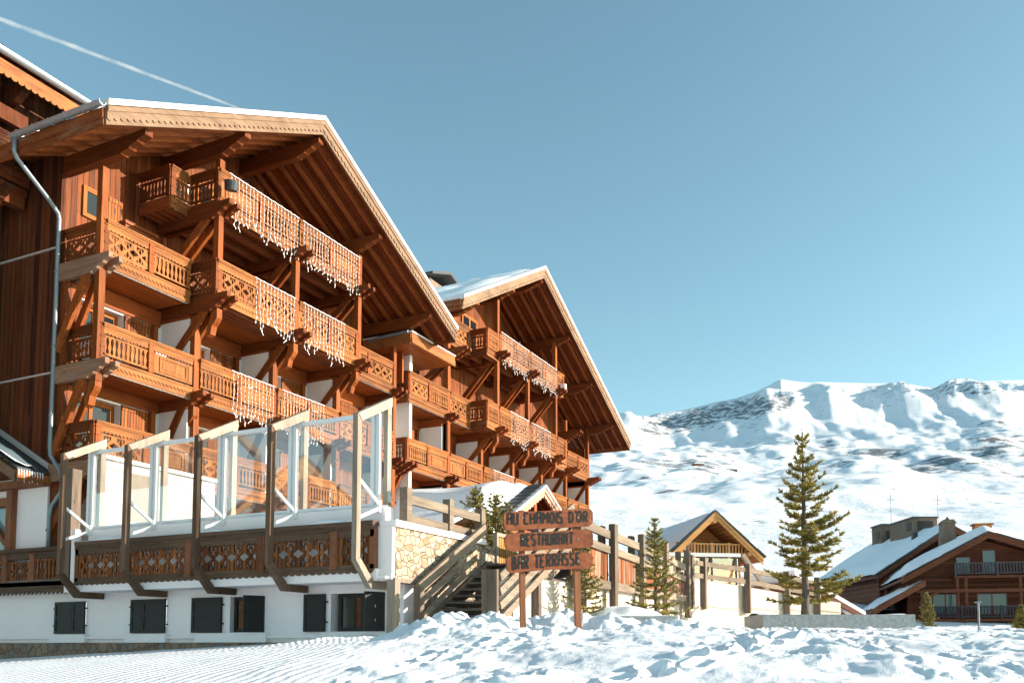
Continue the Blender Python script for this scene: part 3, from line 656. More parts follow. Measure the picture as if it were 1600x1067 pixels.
def black_shutter(y0, y1, open_ang=0, hinge=0):
    s = MB(); fr = leftf(XB-.02, y0); L = y1-y0
    s.fb(fr,0,L,0,.04,zl0,zl1); 
    for a, b in ((0,.07),(L-.07,L)): s.fb(fr,a,b,.04,.055,zl0,zl1)
    for z in (zl0, zl0+.42, zl1-.08): s.fb(fr,.07,L-.07,.04,.055,z,z+.08)
    for z in (zl0+.2, zl1-.2): s.fb(fr,L-.01 if hinge else -.06,L+.06 if hinge else .01,.0,.04,z,z+.035)
    mk('shutter', s, M['black'], TB)
black_shutter(20.82,21.30,hinge=0); black_shutter(21.31,22.0,hinge=1); black_shutter(17.86,18.66); black_shutter(18.67,19.08,hinge=1)
black_shutter(15.98,16.95); black_shutter(12.85,13.45)
def base_window(a, b):
    f = MB(); x = XB+.12; q = .09
    f.box(x,x+.07,a,b,zl1-q,zl1); f.box(x,x+.07,a,b,zl0,zl0+q); m = (a+b)/2
    for y in (a, m-.06, b-q): f.box(x-.0,x+.07,y,y+(q if y != m-.06 else .12),zl0+q,zl1-q)
    o = mk('window', f, M['black'], TB); g = MB(); g.box(x+.03,x+.04,a+q,m-.06,zl0+q,zl1-q); g.box(x+.03,x+.04,m+.06,b-q,zl0+q,zl1-q); mk('pane', g, M['glass'], o)
base_window(14.66,15.73); base_window(11.24,12.6)
for (yh, ang) in ((14.66, 62), (11.24, 25)):          # right-hand leaves standing open
    a = radians(ang); s = MB(); d = Vector((-sin(radians(70)), cos(radians(70)), 0)) if ang > 40 else Vector((-sin(radians(72)), cos(radians(72)), 0)); nn = Vector((d.y,-d.x,0))
    fr = (Vector((XB-.03, yh, 0)), d, nn); s.fb(fr,0,.52,0,.045,zl0,zl1)
    for z in (zl0, zl0+.42, zl1-.08): s.fb(fr,.05,.47,-.012,.057,z,z+.08)
    mk('shutter', s, M['black'], TB)
# slab, parapet, balustrade
w = MB(); w.box(15.74,18,10.95,20.75,2.86,3.12); w.xy([(15.7,10.7),(20.6,10.7),(20.6,10.95),(15.7,10.95)],2.9,2.95); w.box(16.06,16.42,10.96,20.3,3.12,4.5)
w.box(15.86,15.975,10.64,11.0,2.86,4.015); w.box(15.72,15.9,20.36,20.5,2.9,4.5); mk('slab_and_parapet', w, M['plaster_b'], TB)
w = MB(); w.box(16.44,36,10.98,21.2,3.40,3.58); w.box(16.2,16.75,20.9,34,3.1,3.28); mk('terrace_deck', w, M['greyy'], TB)
b = part(TB, 'balustrade')
TY = [11.1,13.42,15.6,17.9,20.2]
a = MB(); fr = leftf(15.78, 11.02); L = 9.32
a.fb(fr,0,L,-.12,.10,4.06,4.15); a.fb(fr,0,L,-.06,.08,3.96,4.06); a.fp(fr, scallop(L,3.80,3.96,.15,.05),0,.05); mk('handrail', a, M['terry'], b)
a = MB(); a.fb(fr,0,L,-.0,.05,3.10,3.22); a.fp(fr, scallop(L,3.02,3.12,.19,.06),.05,.08); 
for k in range(int(L/.09)): a.fb(fr,k*.09+.01,k*.09+.06,.08,.095,4.0,4.04)
mk('bottom_rail', a, M['terry'], b)
cuts = [0,1.05,3.1,5.35,7.55,9.32]
for c in cuts[1:-1]: a = MB(); newel(a, fr, c, 3.12, 3.97, .2); mk('newel_post', a, M['terrpost'], b)
for c in (-.02, 9.22): a = MB(); a.fb(fr,c,c+.12,-.04,.05,3.1,3.97); mk('newel_post', a, M['terrpost'], b)
for i in range(5):
    p = MB(); fretwork(p, fr, cuts[i]+.11, cuts[i+1]-.11, 3.22, 3.84, .40); mk('fretwork_panel', p, M['terr'], b)
# left-hand run with balusters
b = part(TB, 'balustrade'); fr = leftf(16.28, 20.62); L = 9.0
a = MB(); a.fb(fr,0,L,-.12,.12,4.06,4.16); a.fp(fr, scallop(L,3.84,4.06,.16,.05),0,.05); mk('handrail', a, M['terry'], b)
a = MB(); a.fb(fr,0,L,-.1,.08,2.98,3.22); a.fp(fr, scallop(L,2.86,3.02,.17,.09,'saw'),.08,.11); mk('bottom_rail', a, M['terry'], b)
cuts2 = [0,.75,2.05,3.2,4.6,6.0,7.5,9.0]
for c in cuts2[:-1]: a = MB(); newel(a, fr, c+.05, 3.2, 4.0, .2); mk('newel_post', a, M['terrpost'], b)
for i in range(7):
    p = MB(); (balusters if i % 2 or i == 0 else fretwork)(p, fr, cuts2[i]+.15, cuts2[i+1]-.06, 3.30, 3.80); mk('baluster_panel', p, M['terr'], b)
# honey stone wall facing the steps
w = MB(); w.xz([(15.98,2.92),(20.55,2.92),(20.55,4.02),(15.98,4.02)],10.62,10.9); w.xz([(16.9,1.2),(20.55,1.2),(20.55,2.92),(16.9,2.92)],10.68,10.9); mk('stone_wall', w, M['stonew'], TB)
w = MB(); w.box(15.88,20.0,10.56,10.98,4.02,4.16); mk('coping', w, M['plaster_b'], TB)
w = MB(); w.box(15.9,16.98,10.58,10.9,2.83,2.92); mk('wall_plate', w, M['palez'], TB)
w = MB(); w.box(15.62,15.82,10.4,10.6,1.2,2.86); mk('corner_post', w, M['palez'], TB)
# timber railing over the stone wall
w = MB()
for x in (16.5,18.35,19.95): w.box(x-.1,x+.1,10.62,10.82,4.165,4.95)
for x0, x1 in ((16.6,18.25),(18.45,19.85)):
    w.box(x0,x1,10.66,10.74,4.60,4.80); w.box(x0,x1,10.66,10.74,4.20,4.36)
mk('top_railing', w, M['greyx'], TB)

# glass wind screens carried on closed timber frames
GS = thing('glass_windscreen', 'row of tall glass screens in slanted weathered timber frames along the terrace edge', 'screen', (15.7,15.6,4.5))
for i, y in enumerate(TY):
    t = .062
    f = MB(); xo = 15.13; xi = 16.40; wd = .14
    outer = [(xo,3.22),(xo,6.34),(xi,6.98),(xi,2.72),(15.86,2.72)]
    inner_o = xo+wd; sl = (6.98-6.34)/(xi-xo)
    f.xz([(xo,3.26),(inner_o,3.32),(inner_o,6.34+sl*wd-.20),(xo,6.34)], y-t, y+t)
    mk('frame_post', f, M['frame'] if i else M['palez'], GS)  # nearest frame coloured pale as sunlit, the others darkened as shaded
    f = MB(); f.xz([(xo+.004,6.345),(xi,6.985),(xi,6.77),(inner_o+.01,6.34+sl*wd-.20)], y-t-.01, y+t+.01); mk('frame_top', f, M['palez'], GS)
    f = MB(); f.xz([(xi-.15,3.14),(xi,3.14),(xi,6.775),(xi-.15,6.775-.15*sl)], y-t+.01, y+t-.01); mk('frame_post', f, M['palez'], GS)
    f = MB(); f.xz([(xo,3.255),(inner_o,3.315),(15.74,2.87),(15.70,2.72),(15.66,2.70)], y-t-.005, y+t+.005); f.xz([(15.662,2.698),(15.742,2.858),(16.48,2.858),(16.48,2.70)], y-t, y+t); mk('frame_foot', f, M['terry'] if i else M['palez'], GS)
    f = MB(); f.beam((inner_o,y,4.98),(16.04,y,4.52),.05,.07); f.beam((inner_o,y,4.16),(16.04,y,4.46),.05,.07); f.box(15.98,16.055,y-.05,y+.05,4.36,4.62); mk('metal_strut', f, M['whitem'], GS)
    f = MB(); f.box(16.14,16.25,y+.09,y+.17,4.5,6.60); f.box(16.14,16.25,y+.23,y+.32,4.5,6.60)
    f.box(16.18,16.23,y+.17,y+.23,4.5,6.55); mk('metal_upright', f, M['whitem'], GS)
for i in range(4):
    a, b_ = TY[i]+.32, TY[i+1]+.09
    f = MB(); f.box(16.14,16.25,a-.02,b_+.02,6.54,6.63); mk('metal_rail', f, M['whitem'], GS)
    f = MB(); f.box(16.15,16.24,a,b_,4.53,4.60); mk('metal_rail', f, M['whitem'], GS)
    f = MB(); f.box(16.185,16.195,a,b_,4.60,6.54); mk('glass_pane', f, M['screen'], GS)
f = MB(); f.box(16.185,16.195,10.9,10.99,4.6,6.54); mk('glass_pane', f, M['screen'], GS)
f = MB(); f.box(16.05,16.35,21.0,21.35,3.3,6.2); mk('dark_end_post', f, M['greyz'], GS)
f = MB(); NN = 120; vs = []
for j in range(5):
    for i in range(NN+1):
        y = 10.98+9.3*i/NN; x = 16.07+.34*j/4
        vs.append((x, y, 4.5+max(.003,(.05+.06*noise.noise(Vector((y*1.7,x*3,9.))))*(1 if j not in (0,4) else .1))))
f.add(vs, [(j*(NN+1)+i,j*(NN+1)+i+1,(j+1)*(NN+1)+i+1,(j+1)*(NN+1)+i) for j in range(4) for i in range(NN)])
mk('parapet_snow', f, M['snow'], TB, smooth=True)
f = MB(); vs = []; NN = 160
for j in range(6):
    for i in range(NN+1):
        y = 11.05+9.25*i/NN; x = 15.68+.2*j/5; vs.append((x,y,4.15+max(.0,(.03+.10*noise.noise(Vector((y*.9,x*2,4.))))*sin(pi*j/5))))
f.add(vs, [(j*(NN+1)+i,j*(NN+1)+i+1,(j+1)*(NN+1)+i+1,(j+1)*(NN+1)+i) for j in range(5) for i in range(NN)])
mk('rail_snow', f, M['snow'], TB, smooth=True)

# pale board pavilion and added snow bank behind the screens, for the snow they reflect
PV = thing('terrace_pavilion', 'pale boarded pavilion wall behind the left glass screens of the terrace', 'pavilion', (19,21,3.6))
w = MB(); w.box(16.7,20.8,20.6,20.75,3.6,6.55); mk('wall', w, M['whiteboard'], PV)
w = MB(); w.box(16.6,20.9,20.5,20.9,6.55,6.65); mk('roof', w, M['strip'], PV)
w = MB(); w.box(17.4,18.4,20.57,20.598,4.95,6.3); mk('hatch', w, M['palez'], PV)
sb = MB(); vs = []; NX, NY = 50, 60
for j in range(NY+1):
    for i in range(NX+1):
        x = 17.4+8*i/NX; y = 13.2+6.8*j/NY; e = max(0, 1-((x-21.4)/4)**2)*max(0, 1-((y-16.6)/3.4)**2)
        vs.append((x,y,3.59+2.1*e**.45*.62*(.9+.25*noise.noise(Vector((x*.6,y*.6,2.))))))
sb.add(vs, [(j*(NX+1)+i,j*(NX+1)+i+1,(j+1)*(NX+1)+i+1,(j+1)*(NX+1)+i) for j in range(NY) for i in range(NX)])
tag(mk('added_snow_bank', sb, M['snow'], None, smooth=True), 'rounded bank of snow added behind the glass screens for the snow they reflect', 'snow bank')
hr = thing('added_terrace_hut', 'small wooden hut with a snow covered roof added behind the right screens for the rooftops they reflect', 'hut', (22,13,3.6))  # added hut in place of rooftops mirrored by the panes
w = MB(); w.box(21.5,24,12.6,14.2,3.6,4.9); mk('wall', w, M['chal'], hr)
w = MB(); w.xz([(21.2,4.75),(22.75,5.35),(24.3,4.75),(24.3,4.87),(22.75,5.5),(21.2,4.87)],12.4,14.4); mk('roof', w, M['snow'], hr)

# ================================================================== STEPS
ST = thing('staircase', 'weathered open timber steps climbing from the snow to the terrace beside the stone wall', 'stairs', (16.8,9.6,1.7))
SY0, SY1 = 8.75, 10.45; n = 11; sx0, sz0, sx1, sz1 = 16.35, 1.62, 20.1, 3.52
for k in range(n):
    t = (k+.5)/n; x = sx0+(sx1-sx0)*(k+.6)/n; z = sz0+(sz1-sz0)*(k+1)/n
    w = MB(); w.box(x-.17,x+.17,SY0,SY1,z-.055,z); mk('tread', w, M['greyy'], ST)
    w = MB()
    vs = []
    for j in range(2):
        for i in range(25):
            y = SY0+.02+(SY1-SY0-.04)*i/24; vs.append((x-.16+.33*j+.0, y, z+.001+max(0,(.02+.05*noise.noise(Vector((y*3,k*2.1,1.))))*(1 if j else .6))))
    if k < 8: w.add(vs, [(i,25+i,26+i,i+1) for i in range(24)]); mk('tread_snow', w, M['snow'], ST, smooth=True)
w = MB()
for y in (SY0-.05, SY1+.05): w.beam((sx0-.25,y,sz0-.18),(sx1+.1,y,sz1-.05),.08,.34)
mk('stringers', w, M['greyx'], ST)
w = MB(); w.box(20.1,24,8.75,10.9,3.44,3.54); mk('landing', w, M['greyy'], ST)
b = part(ST, 'left_handrail'); b.name = 'handrail'
w = MB(); dz = (sz1-sz0)/(sx1-sx0); off = 1.0
w.beam((16.5,10.36,2.72),(19.55,10.36,4.38),.07,.24); w.beam((16.52,10.38,2.36),(18.6,10.38,3.52),.05,.14); w.beam((16.52,10.38,2.02),(18.6,10.38,3.16),.05,.14); mk('rails', w, M['greyx'], b)
w = MB(); w.box(16.45,16.62,10.3,10.45,1.3,2.75); mk('post', w, M['greyz'], b)
b = part(ST, 'handrail'); w = MB(); yy = 8.55
px0, px1 = 16.45, 19.6
w.box(16.42,16.52,yy-.12,yy+.24,1.45,3.06); mk('post', w, M['greyz'], b); w = MB(); w.box(16.36,16.48,yy+.25,yy+.42,1.4,1.95); mk('post', w, M['greyz'], b); w = MB(); w.box(18.55,18.72,yy-.1,yy+.1,1.6,4.15); mk('post', w, M['greyz'], b)
w = MB()
for k in range(4): w.beam((16.55,yy-.13,2.9-k*.30),(20.6,yy-.13,4.95-k*.30),.05,.17)
mk('rails', w, M['greyx'], b)
GT = thing('garden_gate', 'golden boarded gate in a pale frame at the top of the steps', 'gate', (20.6,10.4,3.55))
w = MB(); w.box(20.72,21.75,10.62,10.67,3.62,4.32); mk('panel', w, M['door'], GT)
w = MB()
for x in (20.62,21.75): w.box(x,x+.09,10.58,10.7,3.54,4.42)
w.box(20.71,21.75,10.58,10.7,4.32,4.42); mk('frame', w, M['palez'], GT)
w = MB(); w.box(21.9,24.2,10.62,10.67,3.55,4.2); mk('side_panel', w, M['palez'], GT)

# ================================================================== FENCE and cream wall right of the steps
FN = thing('timber_fence', 'weathered grey post and rail fence with patchy boards along the raised path', 'fence', (26,8.6,3))
yy = 8.45
for k, x in enumerate((20.9, 23.4, 25.95, 28.4, 31.1)):
    w = MB(); w.box(x-.13,x+.13,yy-.16,yy+.02,2.45,4.83); w.box(x-.25,x+.0,yy+.16,yy+.3,4.1,4.78); mk('post', w, M['greyz'], FN)
for a, b_, za, zb in ((20.6,23.28,4.72,4.62),(23.52,25.83,4.62,4.55),(26.07,28.28,4.54,4.45),(28.52,30.98,4.44,4.33)):
    w = MB(); w.beam((a,yy,za-.1),(b_,yy,zb-.1),.09,.22); w.beam((a,yy,za-.52),(b_,yy,zb-.52),.09,.20); w.beam((a,yy,3.12),(b_,yy,3.12),.1,.22); mk('rails', w, M['greyx'], FN)
    w = MB(); w.xz([(a,3.22),(b_,3.22),(b_,zb-.6),(a,za-.6)],yy+.05,yy+.09); mk('boards', w, M['fence'], FN)
CW = thing('retaining_wall', 'smooth cream rendered retaining wall curving below the fences', 'wall', (30,8.7,2))
path = [(17.6,8.62),(24,8.62),(31.4,8.62),(33.0,8.35),(35.2,7.35),(37.2,6.2),(38.6,5.2),(39.6,4.2)]
tops = [3.0,3.1,3.1,3.92,3.8,3.6,3.42,3.25]
w = MB()
for (p, q, za, zb) in zip(path[:-1], path[1:], tops[:-1], tops[1:]):
    if p[0] == 31.4: za = zb
    P = Vector((*p,0)); Q = Vector((*q,0)); d = (Q-P).normalized(); nn = Vector((d.y,-d.x,0))
    z0 = 1.2
    w.add([P+Vector((0,0,z0)),Q+Vector((0,0,z0)),Q+Vector((0,0,zb)),P+Vector((0,0,za)),P-nn*.35+Vector((0,0,z0)),Q-nn*.35+Vector((0,0,z0)),Q-nn*.35+Vector((0,0,zb)),P-nn*.35+Vector((0,0,za))],
          [(0,1,2,3),(5,4,7,6),(3,2,6,7),(0,3,7,4),(1,5,6,2)])
mk('wall_face', w, M['cream'], CW)
w = MB()
for (p, q) in zip(path[2:-1], path[3:]):
    P = Vector((*p,0)); Q = Vector((*q,0)); d = (Q-P).normalized(); nn = Vector((d.y,-d.x,0))
    w.beam(P+nn*.02+Vector((0,0,2.95)), Q+nn*.02+Vector((0,0,2.85)), .04, .03)
mk('render_joint', w, M['joint'], CW)  # dark joint lines of the cream render
FE = thing('timber_fence', 'two rail grey timber fence on the cream wall in front of the glass shelter', 'fence', (35,7.6,3.9))
pts = [(31.55,8.4,4.68),(33.0,8.3,4.72),(35.3,7.15,4.62),(37.35,6.0,4.42),(38.7,5.0,4.25)]
for k, (x, y, z) in enumerate(pts):
    w = MB(); w.box(x-.13,x+.13,y-.12,y+.1,z-1.9,z+.02); mk('post', w, M['greyz'], FE)
for p, q in zip(pts[:-1], pts[1:]):
    w = MB()
    for dz_ in (.22, .68): w.beam((p[0],p[1]-.02,p[2]-dz_),(q[0],q[1]-.02,q[2]-dz_),.08,.17)
    mk('rails', w, M['greyx'], FE)
SH = thing('glass_shelter', 'low steel and glass wind shelter on the terrace beyond the fence', 'shelter', (37,9,4))
w = MB(); w.beam((33.8,10.6,5.05),(39.9,8.4,5.45),.14,.16)
for t in (.1,.38,.66,.95):
    x = 33.8+6.1*t; y = 10.6-2.2*t; z = 5.05+.4*t
    w.beam((x,y,z),(x-.35,y-.1,3.9),.08,.10); w.beam((x,y,z),(x+.4,y+.1,3.9),.08,.10)
mk('steel_frame', w, M['steel'], SH)
w = MB(); w.add([(33.9,10.6,3.9),(39.8,8.44,3.9),(39.8,8.44,5.30),(33.9,10.6,4.94)],[(0,1,2,3)]); mk('glass_pane', w, M['screen2'], SH)
w = MB(); w.beam((40.0,8.3,5.5),(40.9,7.2,3.6),.18,.16); mk('end_rail', w, M['palez'], SH)
BN = thing('wooden_bench', 'slatted wooden bench standing behind the two rail fence', 'bench', (34.2,9.2,3.9))
w = MB()
for k in range(9): w.box(33.6+k*.14,33.7+k*.14,9.55,9.6,4.3,4.75)
mk('backrest', w, M['palez'], BN)
w = MB(); w.box(33.55,34.9,9.2,9.6,4.22,4.28); mk('seat', w, M['palez'], BN)
for x in (33.6,34.8):
    w = MB(); w.box(x,x+.07,9.22,9.58,3.8,4.22); mk('leg', w, M['greyz'], BN)

# ================================================================== snow roofed porch behind the sign
PO = thing('entrance_porch', 'porch with a red carved gable under a thick rounded snow cap behind the sign', 'porch', (28,15,3.6))
pa = (28.3, 6.98); pl = (25.1, 5.35); pr = (31.0, 5.6); py0, py1 = 12.7, 17.2
rf = part(PO, 'roof')
w = MB(); w.xz([pl,pa,pr,(pr[0],pr[1]-.12),(pa[0],pa[1]-.14),(pl[0],pl[1]-.12)],py0+.05,py1); mk('roof_boards', w, M['roofund'], rf)
w = MB()
for a, b_ in ((pl,pa),(pa,pr)):
    L = b_[0]-a[0]; k = (b_[1]-a[1])/L; m = int(L/.2)*2
    w.xz([(a[0],a[1]-.02),(b_[0],b_[1]-.02)]+[(a[0]+L*i/m,a[1]+k*L*i/m-.28-(.06 if i%2 else 0)) for i in range(m,-1,-1)],py0-.04,py0+.045)
    w.xz([(a[0],a[1]-.02),(b_[0],b_[1]-.02),(b_[0],b_[1]-.16),(a[0],a[1]-.16)],py0-.08,py0-.045)
mk('rake_fascia', w, plain('pink_fascia', (.52,.26,.18), .7, .15), rf)
w = MB(); w.xz([pl,pa,pr,(pr[0],pr[1]+.07),(pa[0],pa[1]+.09),(pl[0],pl[1]+.07)],py0-.12,py0+.0); mk('verge_cap', w, M['whitem'], rf)
w = MB()
for k in range(9):
    t = k/9; x = pl[0]+(pa[0]-pl[0])*t; z = pl[1]+(pa[1]-pl[1])*t
    w.xz([(x,z+.08),(x+.45,z+.30),(x+.45,z+.34),(x,z+.15)],py0+.0,py0+.55)
mk('slates', w, M['slate'], rf)
s = MB(); vs = []; NX, NY = 60, 40
for j in range(NY+1):
    for i in range(NX+1):
        x = pl[0]-.1+(pr[0]-pl[0]+.2)*i/NX; y = py0+.55+(py1-py0-.6)*j/NY
        z = pl[1]+(pa[1]-pl[1])/(pa[0]-pl[0])*(x-pl[0]) if x < pa[0] else pa[1]+(pr[1]-pa[1])/(pr[0]-pa[0])*(x-pa[0])
        e = min(1,i/5)*min(1,(NX-i)/5)*min(1,j/4)*min(1,(NY-j)/4); zs = 6.55-((x-27.6)/3.6)**2*1.3
        vs.append((x,y,z+.03+(max(.25,zs-z+.55))*e**.5*(.92+.12*noise.noise(Vector((x*.5,y*.5,8.))))))
s.add(vs, [(j*(NX+1)+i,j*(NX+1)+i+1,(j+1)*(NX+1)+i+1,(j+1)*(NX+1)+i) for j in range(NY) for i in range(NX)]); mk('roof_snow', s, M['snow'], rf, smooth=True)
w = MB(); w.box(25.6,30.6,14.2,17.1,3.5,5.3); w.xz([(25.6,5.3),(30.6,5.3),(28.3,6.7)],14.2,14.4); mk('wall', w, M['board'], PO)
for x in (25.5,30.6):
    w = MB(); w.box(x-.1,x+.1,13.0,13.2,3.5,5.5); mk('support_post', w, M['beam_z'], PO)
w = MB(); w.box(25.4,30.7,13.0,13.2,5.2,5.4); w.box(28.2,28.4,13.0,13.2,5.4,6.6); mk('tie_beam', w, M['beam_x'], PO)

# ================================================================== SIGN
SG = thing('wooden_sign', 'three stacked rough wooden boards on two posts naming the restaurant and bar', 'sign', (13,6,1.7))
so = D(857, 975, 13.0); TH = radians(17); sx = RT*cos(TH)+F0*sin(TH); sn = -F0*cos(TH)+RT*sin(TH); k13 = 13.0/F
def S(u, v):
    a = (u-857)/F; s_ = 13.0*a/(cos(TH)-a*sin(TH)); dd = 13.0+s_*sin(TH)
    return s_, (975-v)*dd/F+so.z-(dd-13.0)*(975-1007)/F
sfr = (Vector((so.x,so.y,0)), Vector((sx.x,sx.y,0)), Vector((sn.x,sn.y,0)))
for u0, u1, vt, vb in ((812,820,795,985),(899,908,795,990)):
    w = MB(); a = S(u0,vt); b_ = S(u1,vb); t_ = .012 if u0 < 850 else .0
    w.fp(sfr, [(a[0]-.005,a[1]),(b_[0]-.005,a[1]),(b_[0]+.03,b_[1]-.4),(a[0]+.03,b_[1]-.4)], -.09, -.02); mk('post', w, M['signpost'], SG)
LET = {'A':[[(0,0),(.05,1),(.8,1),(.85,0)],[(.04,.5),(.82,.5)]],'U':[[(0,1),(.03,.1),(.2,0),(.65,0),(.8,.1),(.82,1)]],'C':[[(.8,.95),(.15,1),(0,.85),(0,.15),(.15,0),(.8,.05)]],
 'H':[[(0,0),(0,1)],[(.78,0),(.78,1)],[(0,.52),(.78,.52)]],'M':[[(0,0),(.05,1),(.5,.4),(.95,1),(1,0)]],'O':[[(.4,1),(.08,.85),(0,.5),(.08,.12),(.4,0),(.72,.12),(.8,.5),(.72,.85),(.4,1)]],
 'I':[[(.1,0),(.1,1)]],'S':[[(.75,.95),(.15,1),(0,.8),(.1,.58),(.65,.45),(.75,.2),(.6,0),(0,.04)]],'D':[[(.05,0),(.05,1)],[(-.05,1),(.5,.95),(.75,.7),(.75,.3),(.5,.03),(-.05,0)]],"'":[[(.15,1.12),(0,.92)]],
 'R':[[(.05,0),(.05,1),(.6,1),(.75,.85),(.7,.6),(.5,.52),(.05,.5)],[(.4,.5),(.78,0)]],'E':[[(.72,1),(.02,1),(0,0),(.72,0)],[(0,.52),(.55,.52)]],'T':[[(0,1),(.95,1)],[(.48,1),(.46,0)]],'N':[[(0,0),(.03,1),(.72,0),(.78,1)]],
 'B':[[(.05,0),(.05,1),(.55,.98),(.65,.8),(.55,.56),(.05,.52)],[(.55,.53),(.72,.35),(.65,.06),(.05,0)]]}
# outline, text rows: (letter list with pixel x0,x1, base y0 left, base y right, height)
boards = [
 ([(785,804),(788,799),(796,798),(850,797),(915,793),(923,794),(927,799),(927,816),(921,821),(860,824),(796,828),(789,826),(786,820)], 'AU CHAMOIS D\'OR', (791,922,819,814,18,16.5)),
 ([(787,839),(791,834),(800,832),(850,830),(915,826),(924,829),(927,834),(927,850),(922,855),(870,857),(800,861),(791,858),(788,852)], 'RESTAURANT', (813,898,853,848,18,17)),
 ([(789,874),(793,870),(802,867),(840,864),(880,863),(918,862),(925,866),(927,872),(926,883),(920,888),(865,889),(825,892),(797,895),(791,890)], 'BAR TERRASSE', (799,910,890,880,20,18))]
for poly, text, (tu0, tu1, tv0, tv1, th0, th1) in boards:
    P = []
    m = len(poly)
    for i in range(m):
        a, b_ = poly[i], poly[(i+1)%m]
        for q in range(4):
            t = q/4; jx = 0 if q == 0 else .5*noise.noise(Vector((i*1.7+t*3,tv0,0)))
            P.append(S(a[0]+(b_[0]-a[0])*t, a[1]+(b_[1]-a[1])*t+jx))
    w = MB(); w.fp(sfr, P, -.02, .035)
    bo = mk('board', w, M['sign'], SG)
    wid = {'I':.32,"'":.3,' ':.75,'M':1.15,'T':1.0}
    tot = sum(wid.get(c,1.0) for c in text); cur = 0; l = MB()
    for ci, c in enumerate(text):
        cw = wid.get(c,1.0)
        if c != ' ':
            u0 = tu0+(tu1-tu0)*cur/tot; sc = (tu1-tu0)/tot*.86*min(1,cw+.0 if c == 'M' else 1)
            f_ = cur/tot; base = tv0+(tv1-tv0)*f_+random.uniform(-.6,.6); hh = th0+(th1-th0)*f_
            for st in LET[c]:
                fine = []
                for (a, b_) in zip(st[:-1], st[1:]):
                    for q in range(3): t = q/3; fine.append((a[0]+(b_[0]-a[0])*t, a[1]+(b_[1]-a[1])*t))
                fine.append(st[-1])
                pts2 = [S(u0+p[0]*sc*.92, base-p[1]*hh) for p in fine]
                l.strip(sfr, pts2, .031, .0352, .0385)
        cur += cw
    mk('lettering', l, M['paint'], bo)
    for bu in (815, 903):
        w = MB(); a = S(bu, (tv0+tv1)/2-9); o_, d_, n_ = sfr; c = o_+d_*a[0]+n_*.034+Vector((0,0,a[1])); w.tube([c, c+n_*.008], .012, 8)
        mk('bolt', w, M['drain'], bo)

